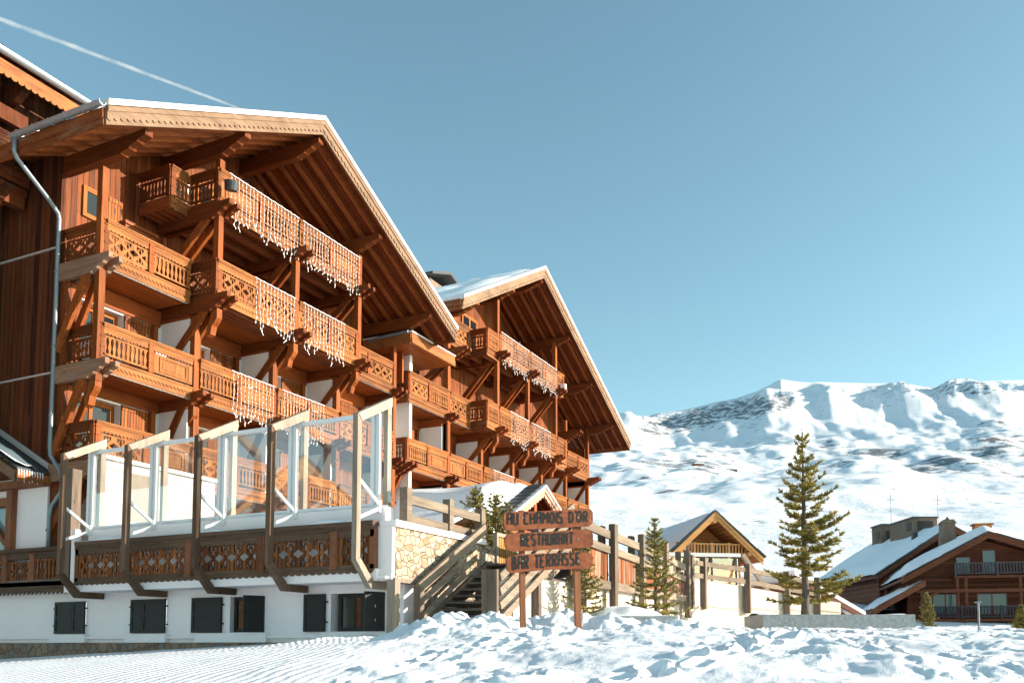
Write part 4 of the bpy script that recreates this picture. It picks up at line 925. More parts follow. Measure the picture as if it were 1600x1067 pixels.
# ================================================================== TREES
def spruce(label, loc, H, W, seed, lean=0.0, mat='needle', dens=1.0, bare=.04, group=None, asym=0.0, name='spruce_tree', gaps=0.0, skew=1.0, droop=.12, nl=.05, whorl=1.0):
    rnd = random.Random(seed); root = thing(name, label, 'tree', loc, 0, group)
    t = MB(); N = 14
    path = [(lean*H*(k/N)**1.3*.5+.03*H*.1*sin(k*1.7+seed), .02*H*.1*cos(k*2.1+seed), H*k/N) for k in range(N+1)]
    rad = [max(.008*H*.4, .021*H*(1-k/N)**.9+.004) for k in range(N+1)]; rad[0] *= 1.3
    t.tube(path, rad, 9); tp = lambda z: Vector(path[min(N,int(z/H*N))]).lerp(Vector(path[min(N,int(z/H*N)+1)]), z/H*N-int(z/H*N)) if z < H else Vector(path[N])
    c = MB(); br = MB()
    def tuft(p, d, L, r):
        d = d.normalized(); s = d.orthogonal().normalized(); o = d.cross(s); vs = []; fs = []; m = max(5,int(L/.028*dens))
        for q in range(m):
            f = q/m; base = p+d*(L*f); ang = rnd.uniform(0,2*pi); rr = r*(1-.45*f)*rnd.uniform(.75,1.25)
            out = (s*cos(ang)+o*sin(ang)); tip = base+out*rr+d*rr*.9; sidev = d.cross(out)*(rr*.26)
            b = len(vs); vs += [base-sidev, base+sidev, tip]; fs.append((b,b+1,b+2))
        b = len(vs); w_ = r*.2
        vs += [p+s*w_, p+d*L, p-s*w_, p+o*w_, p-o*w_]; fs += [(b,b+1,b+2),(b+3,b+1,b+4)]
        c.add(vs, fs)
    z = H*bare; 
    while z < H*.985:
        f = z/H; env = (1-f)**skew*(.74+.26*min(1,f/.3))*(.92+.08*sin(f*23+seed))*min(1,.55+f*6)
        nb = rnd.choice((4,5,6)) if f < .85 else rnd.choice((3,4)); a0 = rnd.uniform(0,2*pi)
        for k in range(nb):
            if rnd.random() < gaps*(1-f): continue
            a = a0+2*pi*k/nb+rnd.uniform(-.35,.35); L = W*.5*env*rnd.uniform(.62,1.22)*(1+asym*cos(a-A+pi/2))+.03*H*.3
            L = max(.05, L); el = .55*f+rnd.uniform(-.12,.10)-droop*(1-f)
            d = Vector((cos(a),sin(a),0)); p0 = tp(z); pts = []; m = 6
            for q in range(m+1):
                g = q/m; pts.append(p0+d*(L*g)+Vector((0,0,L*(el*g-.28*g*(1-g)+.10*g*g))))
            br.tube(pts, [max(.004,.0045*H*.22*(1-q/m)+.004) for q in range(m+1)], 4, cap=False)
            step = max(.045, nl*1.15)/max(.4,dens)**.5; s_ = L*.10 if L < .5 else L*rnd.uniform(.16,.3)
            while s_ < L:
                g = s_/L; i = min(m-1,int(g*m)); p = pts[i].lerp(pts[i+1], g*m-i); dd = (pts[i+1]-pts[i]).normalized()
                tl = min(.42*L*(1-g)+.10*L*.5+.05, .55)*rnd.uniform(.6,1.15)
                for sg in (-1,1):
                    side = Vector((-d.y,d.x,0))*sg
                    td = (dd*rnd.uniform(.7,1.0)+side*rnd.uniform(.5,.95)+Vector((0,0,rnd.uniform(-.12,.22)))).normalized()
                    tuft(p, td, tl, nl)
                    if tl > .26:
                        for e in (.35,.65):
                            pp = p+td*tl*e
                            for s2 in (-1,1): tuft(pp, (td+Vector((-td.y,td.x,0))*s2*.8+Vector((0,0,.1))).normalized(), tl*.42, nl*.9)
                tuft(p, (dd+Vector((0,0,.25))).normalized(), min(tl,.2), nl)
                s_ += step*rnd.uniform(.8,1.3)+.03*L
            tuft(pts[-1]-(pts[-1]-pts[-2])*.5, (pts[-1]-pts[-2]), max(.08,L*.14), nl)
        z += H*whorl*rnd.uniform(.028,.042)*(1.0 if f < .8 else .9)
    tuft(tp(H*.93), Vector((0,0,1)), H*.09, nl*.9)
    mk('trunk', t, M['bark'], root, local=True, smooth=True); mk('branches', br, M['bark'], root, local=True); mk('crown', c, M[mat], root, local=True)
    return root
bt = D(1259, 962, 31.0)
spruce('tall loose spruce rising from the long granite planter with a bare lower trunk', (bt.x,bt.y,bt.z-.1), 6.6, 4.1, 11, lean=.075, asym=.18, bare=.10, whorl=1.25, gaps=.40, skew=.80, nl=.125, droop=.02)
q = D(1025, 962, 22.5); spruce('bushy young spruce at the right end of the low planter below the fence', (q.x,q.y,q.z-.15), 2.6, 1.9, 5, mat='needle2', skew=.9, nl=.07, bare=.05, whorl=1.75, dens=.7)
q = D(915, 962, 21.5); spruce('sparse young spruce directly behind the right sign post', (q.x,q.y,q.z-.1), 1.8, 1.5, 8, mat='needle2', skew=.85, nl=.07, gaps=.2, bare=.06, whorl=1.75, dens=.7)
q = D(742, 868, 27.0); spruce('left of the two young spruces above the steps', (q.x,q.y,q.z-.2), 2.3, 2.0, 21, mat='needle2', skew=.75, nl=.08, whorl=1.7, dens=.7)
q = D(775, 875, 26.0); spruce('right of the two young spruces above the steps, shorter and beside the sign', (q.x,q.y,q.z-.2), 2.15, 2.0, 23, mat='needle2', skew=.75, nl=.08, whorl=1.7, dens=.7)
q = D(1450, 985, 45); spruce('little golden spruce standing in front of the right chalet', (q.x,q.y,q.z-.2), 2.1, 1.3, 31, mat='needle2', skew=.9, nl=.07, gaps=.25)
q = D(1597, 990, 44); spruce('snow topped shrub like spruce cut by the right edge', (q.x,q.y,q.z-.3), 1.7, 1.5, 37, mat='needle', nl=.08)

# ================================================================== PLANTERS, lamp
def planter(label, a, b_, depth, zt, zb):
    P = Vector((a.x,a.y,0)); Q = Vector((b_.x,b_.y,0)); d = (Q-P).normalized(); nn = Vector((d.y,-d.x,0))
    if nn.dot(F0) > 0: nn = -nn
    r = thing('stone_planter', label, 'planter', (P.x,P.y,zb)); fr = (P, d, nn); L = (Q-P).length; w = MB()
    w.fb(fr,0,L,-.12,0,zb,zt); w.fb(fr,0,L,-depth,-depth+.12,zb,zt); w.fb(fr,0,.12,-depth+.12,-.12,zb,zt); w.fb(fr,L-.12,L,-depth+.12,-.12,zb,zt); mk('stone_sides', w, M['granite'], r)
    s = MB(); vs = []; NX, NY = 50, 14
    for j in range(NY+1):
        for i in range(NX+1):
            p = P+d*(.1+(L-.2)*i/NX)-nn*(.1+(depth-.2)*j/NY)
            vs.append((p.x,p.y,zt-.05+max(-.02,.14*noise.noise(Vector((p.x*.9,p.y*.9,2.)))+.03)*min(1,j/3)))
    s.add(vs, [(j*(NX+1)+i,j*(NX+1)+i+1,(j+1)*(NX+1)+i+1,(j+1)*(NX+1)+i) for j in range(NY) for i in range(NX)]); mk('snow_fill', s, M['snow'], r, smooth=True)
    return r
planter('long mottled granite planter holding the tall spruce', D(1192,960,29.5), D(1430,958,29.5), 2.4, 2.50, 1.6)
planter('low granite planter with two young spruces behind the sign', D(868,962,20.2), D(1056,962,20.2), 1.8, 2.15, 1.3)
ms = MB(); vs = []; NX = 36; mc = D(968, 962, 22.0)
for j in range(NX+1):
    for i in range(NX+1):
        u_ = i/NX*2-1; v_ = j/NX*2-1; e = max(0,1-u_*u_-v_*v_); p = mc+RT*(u_*1.15)+F0*(v_*.8)
        vs.append((p.x,p.y,mc.z-.14+.50*e**.7*(1+.35*noise.noise(Vector((p.x*1.5,p.y*1.5,1.))))*(.75+.25*u_)))
ms.add(vs, [(j*(NX+1)+i,j*(NX+1)+i+1,(j+1)*(NX+1)+i+1,(j+1)*(NX+1)+i) for j in range(NX) for i in range(NX)])
tag(mk('snow_mound', ms, M['snow'], None, smooth=True), 'heap of snow on the low planter between its two young spruces', 'snow heap')
q = D(1530, 985, 50); LP = thing('lamp_post', 'slim grey lamp post with a flat head in front of the right chalet', 'lamp', (q.x,q.y,q.z-.2))
w = MB(); w.tube([(q.x,q.y,q.z-.3),(q.x,q.y,q.z+1.55)], .05, 8); mk('pole', w, M['drain'], LP)
w = MB(); c = Vector((q.x,q.y,q.z+1.55)); w.tube([c,c+Vector((0,0,.05)),c+Vector((0,0,.1))],[.12,.22,.05],12); mk('lamp_head', w, M['drain'], LP)

# ================================================================== CHALETS in the valley
def chalet_root(name, label, u, v, d, th):
    p = D(u, v, d); return thing(name, label, 'chalet', (p.x,p.y,p.z), A-pi/2+radians(th)), p
def lk(name, mb, mat, parent, smooth=False): return mk(name, mb, mat, parent, smooth, local=True)
def chalet_roof(root, xl, zl, xa, za, xr, zr_, y0, y1, trim='redt', snow=.35, under='redw'):
    rf = part(root, 'roof'); u = MB(); u.xz([(xl,zl),(xa,za),(xr,zr_),(xr,zr_-.22),(xa,za-.22),(xl,zl-.22)],y0,y1); lk('roof_boards', u, M[under], rf)
    f = MB()
    for (a, b_) in (((xl,zl),(xa,za)),((xa,za),(xr,zr_))):
        f.xz([(a[0],a[1]+.04),(b_[0],b_[1]+.04),(b_[0],b_[1]-.42),(a[0],a[1]-.42)],y0-.08,y0-.002); f.xz([(a[0],a[1]+.04),(b_[0],b_[1]+.04),(b_[0],b_[1]-.16),(a[0],a[1]-.16)],y0-.15,y0-.082)
    lk('rake_fascia', f, M[trim], rf)
    g = MB()
    for (a, b_) in (((xl-.15,zl),(xa,za)),((xa,za),(xr+.15,zr_))):
        n_ = int(abs(b_[0]-a[0])/.5)
        for k in range(n_):
            t = k/n_; x = a[0]+(b_[0]-a[0])*t; z = a[1]+(b_[1]-a[1])*t; t2 = (k+1)/n_; x2 = a[0]+(b_[0]-a[0])*t2; z2 = a[1]+(b_[1]-a[1])*t2; q = .06*random.random()
            g.xz([(x,z+.045),(x2,z2+.045),(x2,z2+.10+q),(x,z+.10+q)],y0-.2,y0+.35)
    lk('slates', g, M['slate'], rf)
    s = MB(); vs = []; NX, NY = 70, 40
    for j in range(NY+1):
        for i in range(NX+1):
            x = xl+.1+(xr-xl-.2)*i/NX; y = y0+.3+(y1-y0-.3)*j/NY; z = zl+(za-zl)/(xa-xl)*(x-xl) if x < xa else za+(zr_-za)/(xr-xa)*(x-xa)
            e = min(1,.2+i/6)*min(1,.2+(NX-i)/6)*min(1,.15+j/3)
            vs.append((x,y,z+.05+snow*e*(1+.55*noise.noise(Vector((x*.3,y*.4,xa+za))))))
    s.add(vs, [(j*(NX+1)+i,j*(NX+1)+i+1,(j+1)*(NX+1)+i+1,(j+1)*(NX+1)+i) for j in range(NY) for i in range(NX)]); lk('roof_snow', s, M['snow'], rf, True)
    return rf
def rail_run(root, x0, x1, y, z, mat, posts, h=1.0, fill='b', deck=1.2, yb=0):
    b = part(root, 'balcony'); w = MB(); w.box(x0,x1,y-.05,y+.05,z+h-.1,z+h); w.box(x0,x1,y-.04,y+.04,z+.12,z+.2)
    for k in range(posts): xx = x0+(x1-x0)*k/(posts-1); w.box(xx-.07,xx+.07,y-.07,y+.07,z-.1,z+h+.05)
    lk('handrail', w, M[mat], b); w = MB()
    if fill == 'b':
        n_ = int((x1-x0)/.22)
        for k in range(n_): w.box(x0+(k+.3)*.22,x0+(k+.3)*.22+.11,y-.02,y+.02,z+.2,z+h-.1)
    else: w.box(x0,x1,y-.02,y+.02,z+.25,z+h-.15)
    lk('balusters', w, M[mat], b)
    w = MB(); w.box(x0-.1,x1+.1,y,yb,z-.2,z); lk('deck', w, M['redt'], b)
def cwin(root, x0, x1, y, z0, z1, n=2):
    f = MB(); q = .07
    f.box(x0,x1,y-.06,y-.002,z1-q,z1); f.box(x0,x1,y-.06,y-.002,z0,z0+q)
    for k in range(n+1): xx = x0+(x1-x0-q)*k/n; f.box(xx,xx+q,y-.06,y-.002,z0+q,z1-q)
    o = lk('window', f, M['redt'], root); g = MB()
    for k in range(n): a = x0+(x1-x0-q)*k/n; g.box(a+q,a+(x1-x0-q)/n,y-.03,y-.015,z0+q,z1-q)
    lk('pane', g, M['glassb'], o)
C2, _p = chalet_root('timber_chalet', 'large dark red timber chalet at right with three balcony levels and a steep snowy roof', 1541, 990, 70, -15)
w = MB(); w.xz([(-6.0,-3),(9,-3),(9,4.3),(0,7.4),(-5.5,4.4)],0,14); lk('wall', w, M['redw'], C2)
chalet_roof(C2, -6.3, 4.3, 0, 7.75, 9.6, 4.3, -1.9, 14, snow=.75)
w = MB(); w.box(-5.2,9,-1.55,-.0,3.2,3.45); w.box(-4.9,-4.65,-1.55,-1.3,-2,3.3)
for x in (-2.2,-1.6,2.2,3.0): w.tube([(x,-1.35,1.2),(x,-1.35,4.4)], .13, 8)
for x in (-4.6,-1.9,2.4,4.6): w.xz([(x-.16,.55),(x+.16,.55),(x+.16,.95),(x-.16,.95)],-1.9,0)
w.beam((-5.0,-1.5,2.4),(-3.4,-1.5,3.4),.2,.25,up=(0,1,0)); w.beam((7.0,-1.5,3.5),(3.6,-1.5,4.9),.2,.25,up=(0,1,0)); lk('timber_frame', w, M['redt'], C2)
cwin(C2,-2.0,-.9,0,4.75,6.1,1); cwin(C2,-.1,.9,0,4.75,6.6,1); cwin(C2,-4.7,-1.9,0,1.5,3.2,3); cwin(C2,-.6,1.6,0,1.5,3.2,2); cwin(C2,4.2,6.8,0,1.5,3.2,2); cwin(C2,-5.6,-2.2,0,-1.3,1.0 ,3); cwin(C2,-.8,1.6,0,-1.3,1.0,2)
rail_run(C2, -2.3, 3.6, -1.4, 4.5, 'greyrail', 3); rail_run(C2, -4.7, 9, -1.5, 1.15, 'greyrail', 6); rail_run(C2, -6, 6, -3.2, -.9, 'greyrail', 7, h=.9)
pr_ = part(C2, 'side_roof'); pr_.location = (.1,0,.4); w = MB(); w.xz([(-8.6,1.5),(-4.7,3.7),(-4.7,3.45),(-8.6,1.25)],-2.2,9); lk('roof_boards', w, M['redt'], pr_)
w = MB(); w.xz([(-8.6,1.55),(-4.7,3.75),(-4.7,3.3),(-8.6,1.05)],-2.3,-2.202); lk('rake_fascia', w, M['redt'], pr_)
s = MB(); vs = []
for j in range(13):
    for i in range(31):
        x = -8.5+3.7*i/30; y = -1.9+10.5*j/12; vs.append((x,y,1.52+(x+8.6)*.56+(.28+.22*noise.noise(Vector((x*.8,y*.6,6.))))*min(1,.2+i/4)*min(1,.3+j/2)))
s.add(vs, [(j*31+i,j*31+i+1,(j+1)*31+i+1,(j+1)*31+i) for j in range(12) for i in range(30)]); lk('side_snow', s, M['snow'], pr_, True)
w = MB(); w.box(-8.0,-5.4,-.2,8,-3,1.4); lk('side_wall', w, M['redw'], C2)
w = MB(); w.xz([(-2.3,6.4),(-.9,6.4),(-1.1,9.3),(-2.1,9.3)],4.0,5.3); w.xz([(-2.2,9.3),(-1.0,9.3),(-1.2,9.6),(-2.0,9.6)],3.9,5.4); w.xz([(-1.8,9.6),(-1.4,9.6),(-1.6,9.9)],4.4,4.8); lk('chimney', w, M['greyz'], C2)
w = MB(); w.box(.6,1.9,5.0,6.0,6.6,9.2); w.box(.45,2.05,4.9,6.1,9.2,9.32); lk('chimney', w, M['chal'], C2)
C1, _p = chalet_root('timber_chalet', 'red brown timber chalet behind the tall spruce with dormer boxes on its snow roof', 1478, 985, 82, 0)
w = MB(); w.xz([(-6,-3),(6,-3),(6,5.6),(0,9.0),(-6,5.1)],0,16); lk('wall', w, M['redw'], C1)
chalet_roof(C1, -6.9, 4.9, 0, 9.4, 8, 4.6, -1.8, 17, snow=.45)
cwin(C1,-5.4,-3.2,0,1.7,3.8,2); rail_run(C1, -5.9, -2.0, -1.2, .3, 'redt', 3, fill='s')
w = MB(); w.box(-5.95,-5.65,-1.4,-1.1,-2,4.9); w.box(-6,6,-1.3,-.9,4.2,4.5); lk('timber_frame', w, M['redt'], C1)
for x0, x1, y0, y1, zt in ((-1.0,1.1,11.0,13.6,11.2),(-1.0,1.3,3.6,9.0,10.9)):
    dm = part(C1, 'dormer'); w = MB(); w.box(x0,x1,y0,y1,7.6,zt); lk('dormer_box', w, M['greyz'], dm)
    w = MB(); w.box(x0-.12,x1+.12,y0-.12,y1+.1,zt,zt+.14); lk('dormer_roof', w, M['slate'], dm)
    w = MB(); w.box(x0+.4,x1-.4,y0-.03,y0-.004,9.75,10.6); w.box(x0-.03,x0-.004,y0+.5,y0+1.5,9.75,10.6); lk('dormer_window', w, M['black'], dm)
for ax, ay, ah in ((-.4,10.0,14.2),(.4,1.5,12.8)):
    w = MB(); w.tube([(ax,ay,8.5),(ax,ay,ah)],.035,5); w.box(ax-.4,ax+.4,ay-.02,ay+.02,ah-.5,ah-.46); w.box(ax-.25,ax+.25,ay-.02,ay+.02,ah-.9,ah-.86); lk('antenna', w, M['steel'], C1)
w = MB(); w.box(-2.2,-1.8,1.0,1.5,8.2,9.2); lk('chimney', w, M['slate'], C1)
C0, _p = chalet_root('timber_chalet', 'golden timber chalet in the middle with a gable balcony above the cream wall', 1098, 985, 60, 11)
w = MB(); w.xz([(-2.6,-3),(2.8,-3),(2.8,4.9),(0,7.2),(-2.6,5.0)],0,9); lk('wall', w, M['chal'], C0)
chalet_roof(C0, -3.2, 4.75, .0, 7.65, 3.3, 4.7, -2.3, 10, trim='chalt', snow=.12, under='chal')
cwin(C0,-1.5,-.5,0,5.0,6.3,1); cwin(C0,.4,1.5,0,5.0,6.0,1); cwin(C0,-1.8,1.8,0,1.6,3.6,3)
b_ = rail_run(C0, -2.4, 2.4, -1.7, 4.7, 'chalt', 5)
w = MB(); w.box(-2.55,-2.25,-2.0,-1.7,-1,5.2); lk('corner_post', w, M['chalt'], C0)
for x, z, q in ((0,7.1,.16),(-2.2,5.3,.15),(2.4,5.0,.15)): w = MB(); w.tube([(x,-2.35,z),(x,0,z)],q,8); lk('purlin', w, M['chalt'], C0)
w = MB(); w.tube([(-3.0,1.2,5.75),(-2.2,8.8,6.4)],.06,6); w.tube([(-2.9,3,5.6),(-2.9,3,6.05)],.03,5); lk('snow_guard', w, M['greyz'], C0)
w = MB(); w.box(3.0,4.0,3.6,4.6,4,6.4); w.box(2.9,4.1,3.5,4.7,6.4,6.55); w.xz([(3.2,6.55),(3.8,6.55),(3.5,6.85)],3.8,4.4); lk('chimney', w, M['chal'], C0)
def dup(o, parent=None):
    c = o.copy(); COL.objects.link(c)
    if parent is not None: c.parent = parent
    for ch in list(o.children): dup(ch, c)
    return c
CM = dup(C0); CM.location = (-11,36,-.8); CM.scale = (1.7,1.7,1.7); CM.rotation_euler = (0,0,radians(48)); CM['label'] = 'golden timber chalet across the piste, mirrored in the basement window panes'
HT, _p = chalet_root('timber_hut', 'small red timber hut with a snowy roof behind the tall spruce trunk', 1275, 975, 52, 20)
w = MB(); w.xz([(-1.6,-2),(2.2,-2),(2.2,.6),(-1.6,2.4)],0,4); lk('wall', w, M['redw'], HT)
w = MB(); w.xz([(-2,2.75),(2.9,.5),(2.9,.75),(-2,3.05)],-.8,4.5); lk('roof', w, M['snow'], HT)
w = MB(); w.xz([(-2,2.74),(2.9,.49),(2.9,.2),(-2,2.4)],-.9,-.7); lk('rake_fascia', w, M['redt'], HT)
# ================================================================== icicle light curtains
def curtain(x0, x1, y, zt, label, dens=.165, seed=1):
    rnd = random.Random(seed); r = thing('light_curtain', label, 'string lights', ((x0+x1)/2,y-.14,zt), 0, 'icicle light curtains on the balconies')
    w = MB(); n_ = int((x1-x0)/dens)
    w.tube([(x0,y-.13,zt-.02)]+[(x0+(x1-x0)*(k+.5)/n_, y-.135, zt-.02-.02*(k%2)) for k in range(n_)]+[(x1,y-.13,zt-.02)], .014, 4); mk('top_wire', w, M['bulb'], r)
    for k in range(n_):
        b_ = MB(); x = x0+(x1-x0)*(k+.5)/n_; L = 1.35+.30*rnd.random()+.12*sin(k*.9); z = zt; pts = [(x,y-.14,zt)]; m = 9
        for q in range(1, m+1):
            z = zt-L*q/m; wob = .012 if z > zt-1.2 else .06
            pts.append((x+rnd.uniform(-wob,wob), y-.14+rnd.uniform(-.015,.01), z))
        b_.tube(pts, .005, 3, cap=False)
        for q in range(1, m+1):
            p = Vector(pts[q]); s = .0103 if q < m-1 else .016
            b_.box(p.x-s,p.x+s,p.y-s,p.y+s,p.z-s*1.6,p.z+s*1.6)
        if rnd.random() < .7:
            p = Vector(pts[-1]); q2 = p+Vector((rnd.uniform(-.1,.1),0,-.07)); b_.beam(p,q2,.014,.014); q3 = q2+Vector((rnd.uniform(-.05,.05),0,-.05)); b_.beam(q2,q3,.016,.016)
        mk('light_strand', b_, M['bulb'], r)
for i, (x0, x1, y, zt, lab) in enumerate((
 (20.75,24.15,20.4,ATT,'left light curtain on the top balcony of the big near gable'),(24.35,27.8,20.4,ATT,'right light curtain on the top balcony of the big near gable'),
 (22.0,24.05,20.4,UPR,'light curtain left of the post on the second balcony row of the near wing'),(24.45,26.9,20.4,UPR,'light curtain right of the post on the second balcony row of the near wing'),
 (22.0,24.1,21.3,MID,'left light curtain on the third balcony row down, above the glass screens'),(24.5,26.9,21.3,MID,'right light curtain on the third balcony row down, just above the glass screens'),
 (40.0,43.4,20.4,AT2,'left light curtain on the top balcony of the far wing'),(43.6,47.15,20.4,AT2,'right light curtain on the top balcony of the far wing'),
 (41.0,43.3,20.4,UPR,'left light curtain on the second balcony row of the far wing'),(43.7,46.2,20.4,UPR,'right light curtain on the second balcony row of the far wing'),
 (40.8,43.3,21.3,MID,'light curtain on the low balcony of the far wing above the snow capped porch'))):
    curtain(x0, x1, y, zt, lab, seed=i+3)
# skis and chairs on the balconies
SK = thing('ski_pair', 'white skis leaning behind the rail of the small top left balcony', 'skis', (20.1,21.9,15.3))
for k, x in enumerate((19.95,20.15,20.4)):
    w = MB(); w.beam((x,21.85,15.3),(x+.25,21.95,16.3+.1*k),.09,.02,up=(0,1,0)); mk('ski', w, M['gold'], SK)
def chair(x, y, z, label):
    r = thing('plastic_chair', label, 'chair', (x,y,z), 0, 'white plastic balcony chairs'); w = MB()
    for k in range(4): w.box(x-.2+k*.11,x-.13+k*.11,y+.2,y+.23,z+.4,z+1.15)
    mk('backrest', w, M['gold'], r); w = MB(); w.box(x-.22,x+.22,y-.2,y+.2,z+.38,z+.42); mk('seat', w, M['gold'], r)
    for a in (-.2,.16):
        for c in (-.2,.16): w = MB(); w.box(x+a,x+a+.04,y+c,y+c+.04,z,z+.38); mk('leg', w, M['gold'], r)
chair(19.75,21.75,MID-1.17,'white chair poking over the third row balcony at the left corner bay'); chair(23.8,21.75,MID-1.17,'white chair behind the light curtain on the third row balcony'); chair(27.4,21.75,MID-1.17,'white chair at the right end of the curtained third row balcony')

# ================================================================== GROUND
sm = lambda t: (lambda c: c*c*(3-2*c))(max(0., min(1., t)))
def ground(x, y):
    w_ = x*F0.x+y*F0.y; r_ = x*RT.x+y*RT.y
    z = .3+1.36*sm(w_/12.5)+.032*(max(0,min(w_,24)-12.5))
    z -= .062*max(0, 1-r_)*sm(w_/16)
    if w_ > 34: z -= 1.2*sm((w_-34)/16)
    return z, w_, r_
PRINTS = {}
for (w0, r0, w1, r1, k0) in ((7.5,.8,13.0,4.6,1),(8.2,5.2,14.5,2.2,2),(9.0,-1.4,12.6,1.0,3),(14,9.5,26,6.5,4)):
    L_ = sqrt((w1-w0)**2+(r1-r0)**2); n_ = int(L_/.36)
    for k in range(n_):
        t = k/n_; sgn = 1 if k % 2 else -1; dw, dr_ = (w1-w0)/L_, (r1-r0)/L_
        cw = w0+(w1-w0)*t+sgn*.12*dr_+.25*noise.noise(Vector((k*.35,k0,0))); cr = r0+(r1-r0)*t-sgn*.12*dw+.3*noise.noise(Vector((k*.3,k0,5)))
        PRINTS.setdefault((floor(cw),floor(cr)),[]).append((cw,cr,dw,dr_))
def prints(w_, r_):
    h = 0.
    for i in (-1,0,1):
        for j in (-1,0,1):
            for (cw,cr,dw,dr_) in PRINTS.get((floor(w_)+i,floor(r_)+j),()):
                a = (w_-cw)*dw+(r_-cr)*dr_; b_ = -(w_-cw)*dr_+(r_-cr)*dw; q = (a/.19)**2+(b_/.11)**2
                if q < 4: h += -.11*math.exp(-q*q) + .045*math.exp(-((sqrt(q)-1.35)/.3)**2)
    return h
def rough(x, y):
    w_ = x*F0.x+y*F0.y; r_ = x*RT.x+y*RT.y
    edge = -2.6-.10*(w_-10)+1.0*noise.noise(Vector((x*.35,y*.35,7.)))
    m = sm((r_-edge)/1.8)
    n1 = noise.noise(Vector((x*.55,y*.55,1.))); n2 = noise.fractal(Vector((x*1.6,y*1.6,3.)), .9, 2.1, 4)
    sel = sm(.45+1.5*noise.noise(Vector((x*.4,y*.4,21.)))); sel2 = sm(.4+1.6*noise.noise(Vector((x*.9,y*.9,31.))))
    wv = Vector((x,y,0))+Vector((.22*noise.noise(Vector((x*2.5,y*2.5,11.))),.22*noise.noise(Vector((x*2.5,y*2.5,15.))),0))
    dome = lambda k, rr, zz: max(0., 1-(noise.voronoi(Vector((wv.x*k,wv.y*k,zz)))[0][0]/rr)**2)**.5
    l1 = dome(1.7,.50,0.); l2 = dome(3.6,.52,5.); l3 = dome(8.0,.5,9.)
    bank = .30*math.exp(-((w_-13.3-.08*r_)/1.3)**2)*sm((r_+2.8)/1.6)*sm((3.6-r_)/2)
    bank += .10*math.exp(-((w_-18.5)/1.5)**2)*sm((-r_)/1.5)*sm((r_+5.5)/2)
    h = m*(.11*n1+.04*n2+.085*l1*sel*sel+.045*l2*sel2*sel+.017*l3*sel2*(.3+sel)-.055-.10*sm((r_-2.5)/3))+bank*(.75+.5*n2+.45*n1+.25*l2)
    h += prints(w_, r_)
    far = sm((w_-24)/6); h *= 1-.65*far
    h += (1-m)*(.012*noise.noise(Vector((x*1.5,y*1.5,2.))) + .02*max(0,n2)*sm((r_-edge+2.2)/2))
    return h, m
gm = MB(); NA, NR = 820, 560; vs = []; mask = []
for j in range(NR):
    d = 4.0*((46/4.0)**(j/(NR-1)))
    for i in range(NA):
        a = radians(-46+92*i/(NA-1)); dx = d*cos(a); dr = d*sin(a)
        x = F0.x*dx+RT.x*dr; y = F0.y*dx+RT.y*dr
        z, w_, r_ = ground(x, y); h, m = rough(x, y)
        vs.append((x,y,z+h)); mask.append(m)
gm.add(vs, [(j*NA+i, j*NA+i+1, (j+1)*NA+i+1, (j+1)*NA+i) for j in range(NR-1) for i in range(NA-1)])
t = NT('trampled_and_groomed_snow')
n1 = t.noise(t.coord((5,5,5)), 1, 8, .7); n2 = t.noise(t.coord((40,40,40)), 1, 3, .7)
t.col(t.mix(n1, (.82,.84,.865), (.86,.872,.888))); t.rough(.6, .3)
at = t.new('ShaderNodeAttribute', attribute_name='trampled'); co = t.new('ShaderNodeTexCoord'); sp = t.new('ShaderNodeSeparateXYZ'); t.l.new(co.outputs['Object'], sp.inputs[0])
dx = t.math('SUBTRACT', sp.outputs[0], 2.0); dy = t.math('SUBTRACT', sp.outputs[1], 26.0)
rr = t.math('SQRT', t.math('ADD', t.math('MULTIPLY', dx, dx), t.math('MULTIPLY', dy, dy)))
wob = t.math('MULTIPLY', t.noise(t.coord((.5,.5,.5)), 1, 2), .3)
comb = t.math('SINE', t.math('MULTIPLY', t.math('ADD', rr, wob), 2*pi/.12))
inv = t.math('SUBTRACT', 1.0, at.outputs['Fac']); comb = t.math('MULTIPLY', t.math('MULTIPLY', comb, inv), t.math('ADD', -.05, t.noise(t.coord((1.2,1.2,1.2)),1,3)))
h = t.math('ADD', t.math('MULTIPLY', comb, .55), t.math('ADD', n1, t.math('MULTIPLY', n2, .35)))
t.bump(h, .55, .035)
g = mk('snow_ground', gm, t.m, None, smooth=True); tag(g, 'groomed and trampled snow field in the foreground', None, kind='structure')
ca = g.data.attributes.new('trampled', 'FLOAT', 'POINT'); ca.data.foreach_set('value', mask)

# the snow plain that runs on to the horizon behind and beside the camera
fg = MB(); NN = 96; vs = []
for k in range(NN+1):
    a = radians(45.5+269*k/NN)
    for d in (3.9, 12, 45, 300, 6000):
        dx = d*cos(a); dr = d*sin(a); x = F0.x*dx+RT.x*dr; y = F0.y*dx+RT.y*dr
        vs.append((x, y, (.3 if d < 5 else .2 if d < 20 else -.5 if d < 100 else -4 if d < 1000 else -60)))
fg.add(vs, [(k*5+i,k*5+i+1,(k+1)*5+i+1,(k+1)*5+i) for k in range(NN) for i in range(4)])
tag(mk('snow_plain', fg, M['snow'], None, smooth=True), 'open snow running on to the horizon', None, kind='structure')
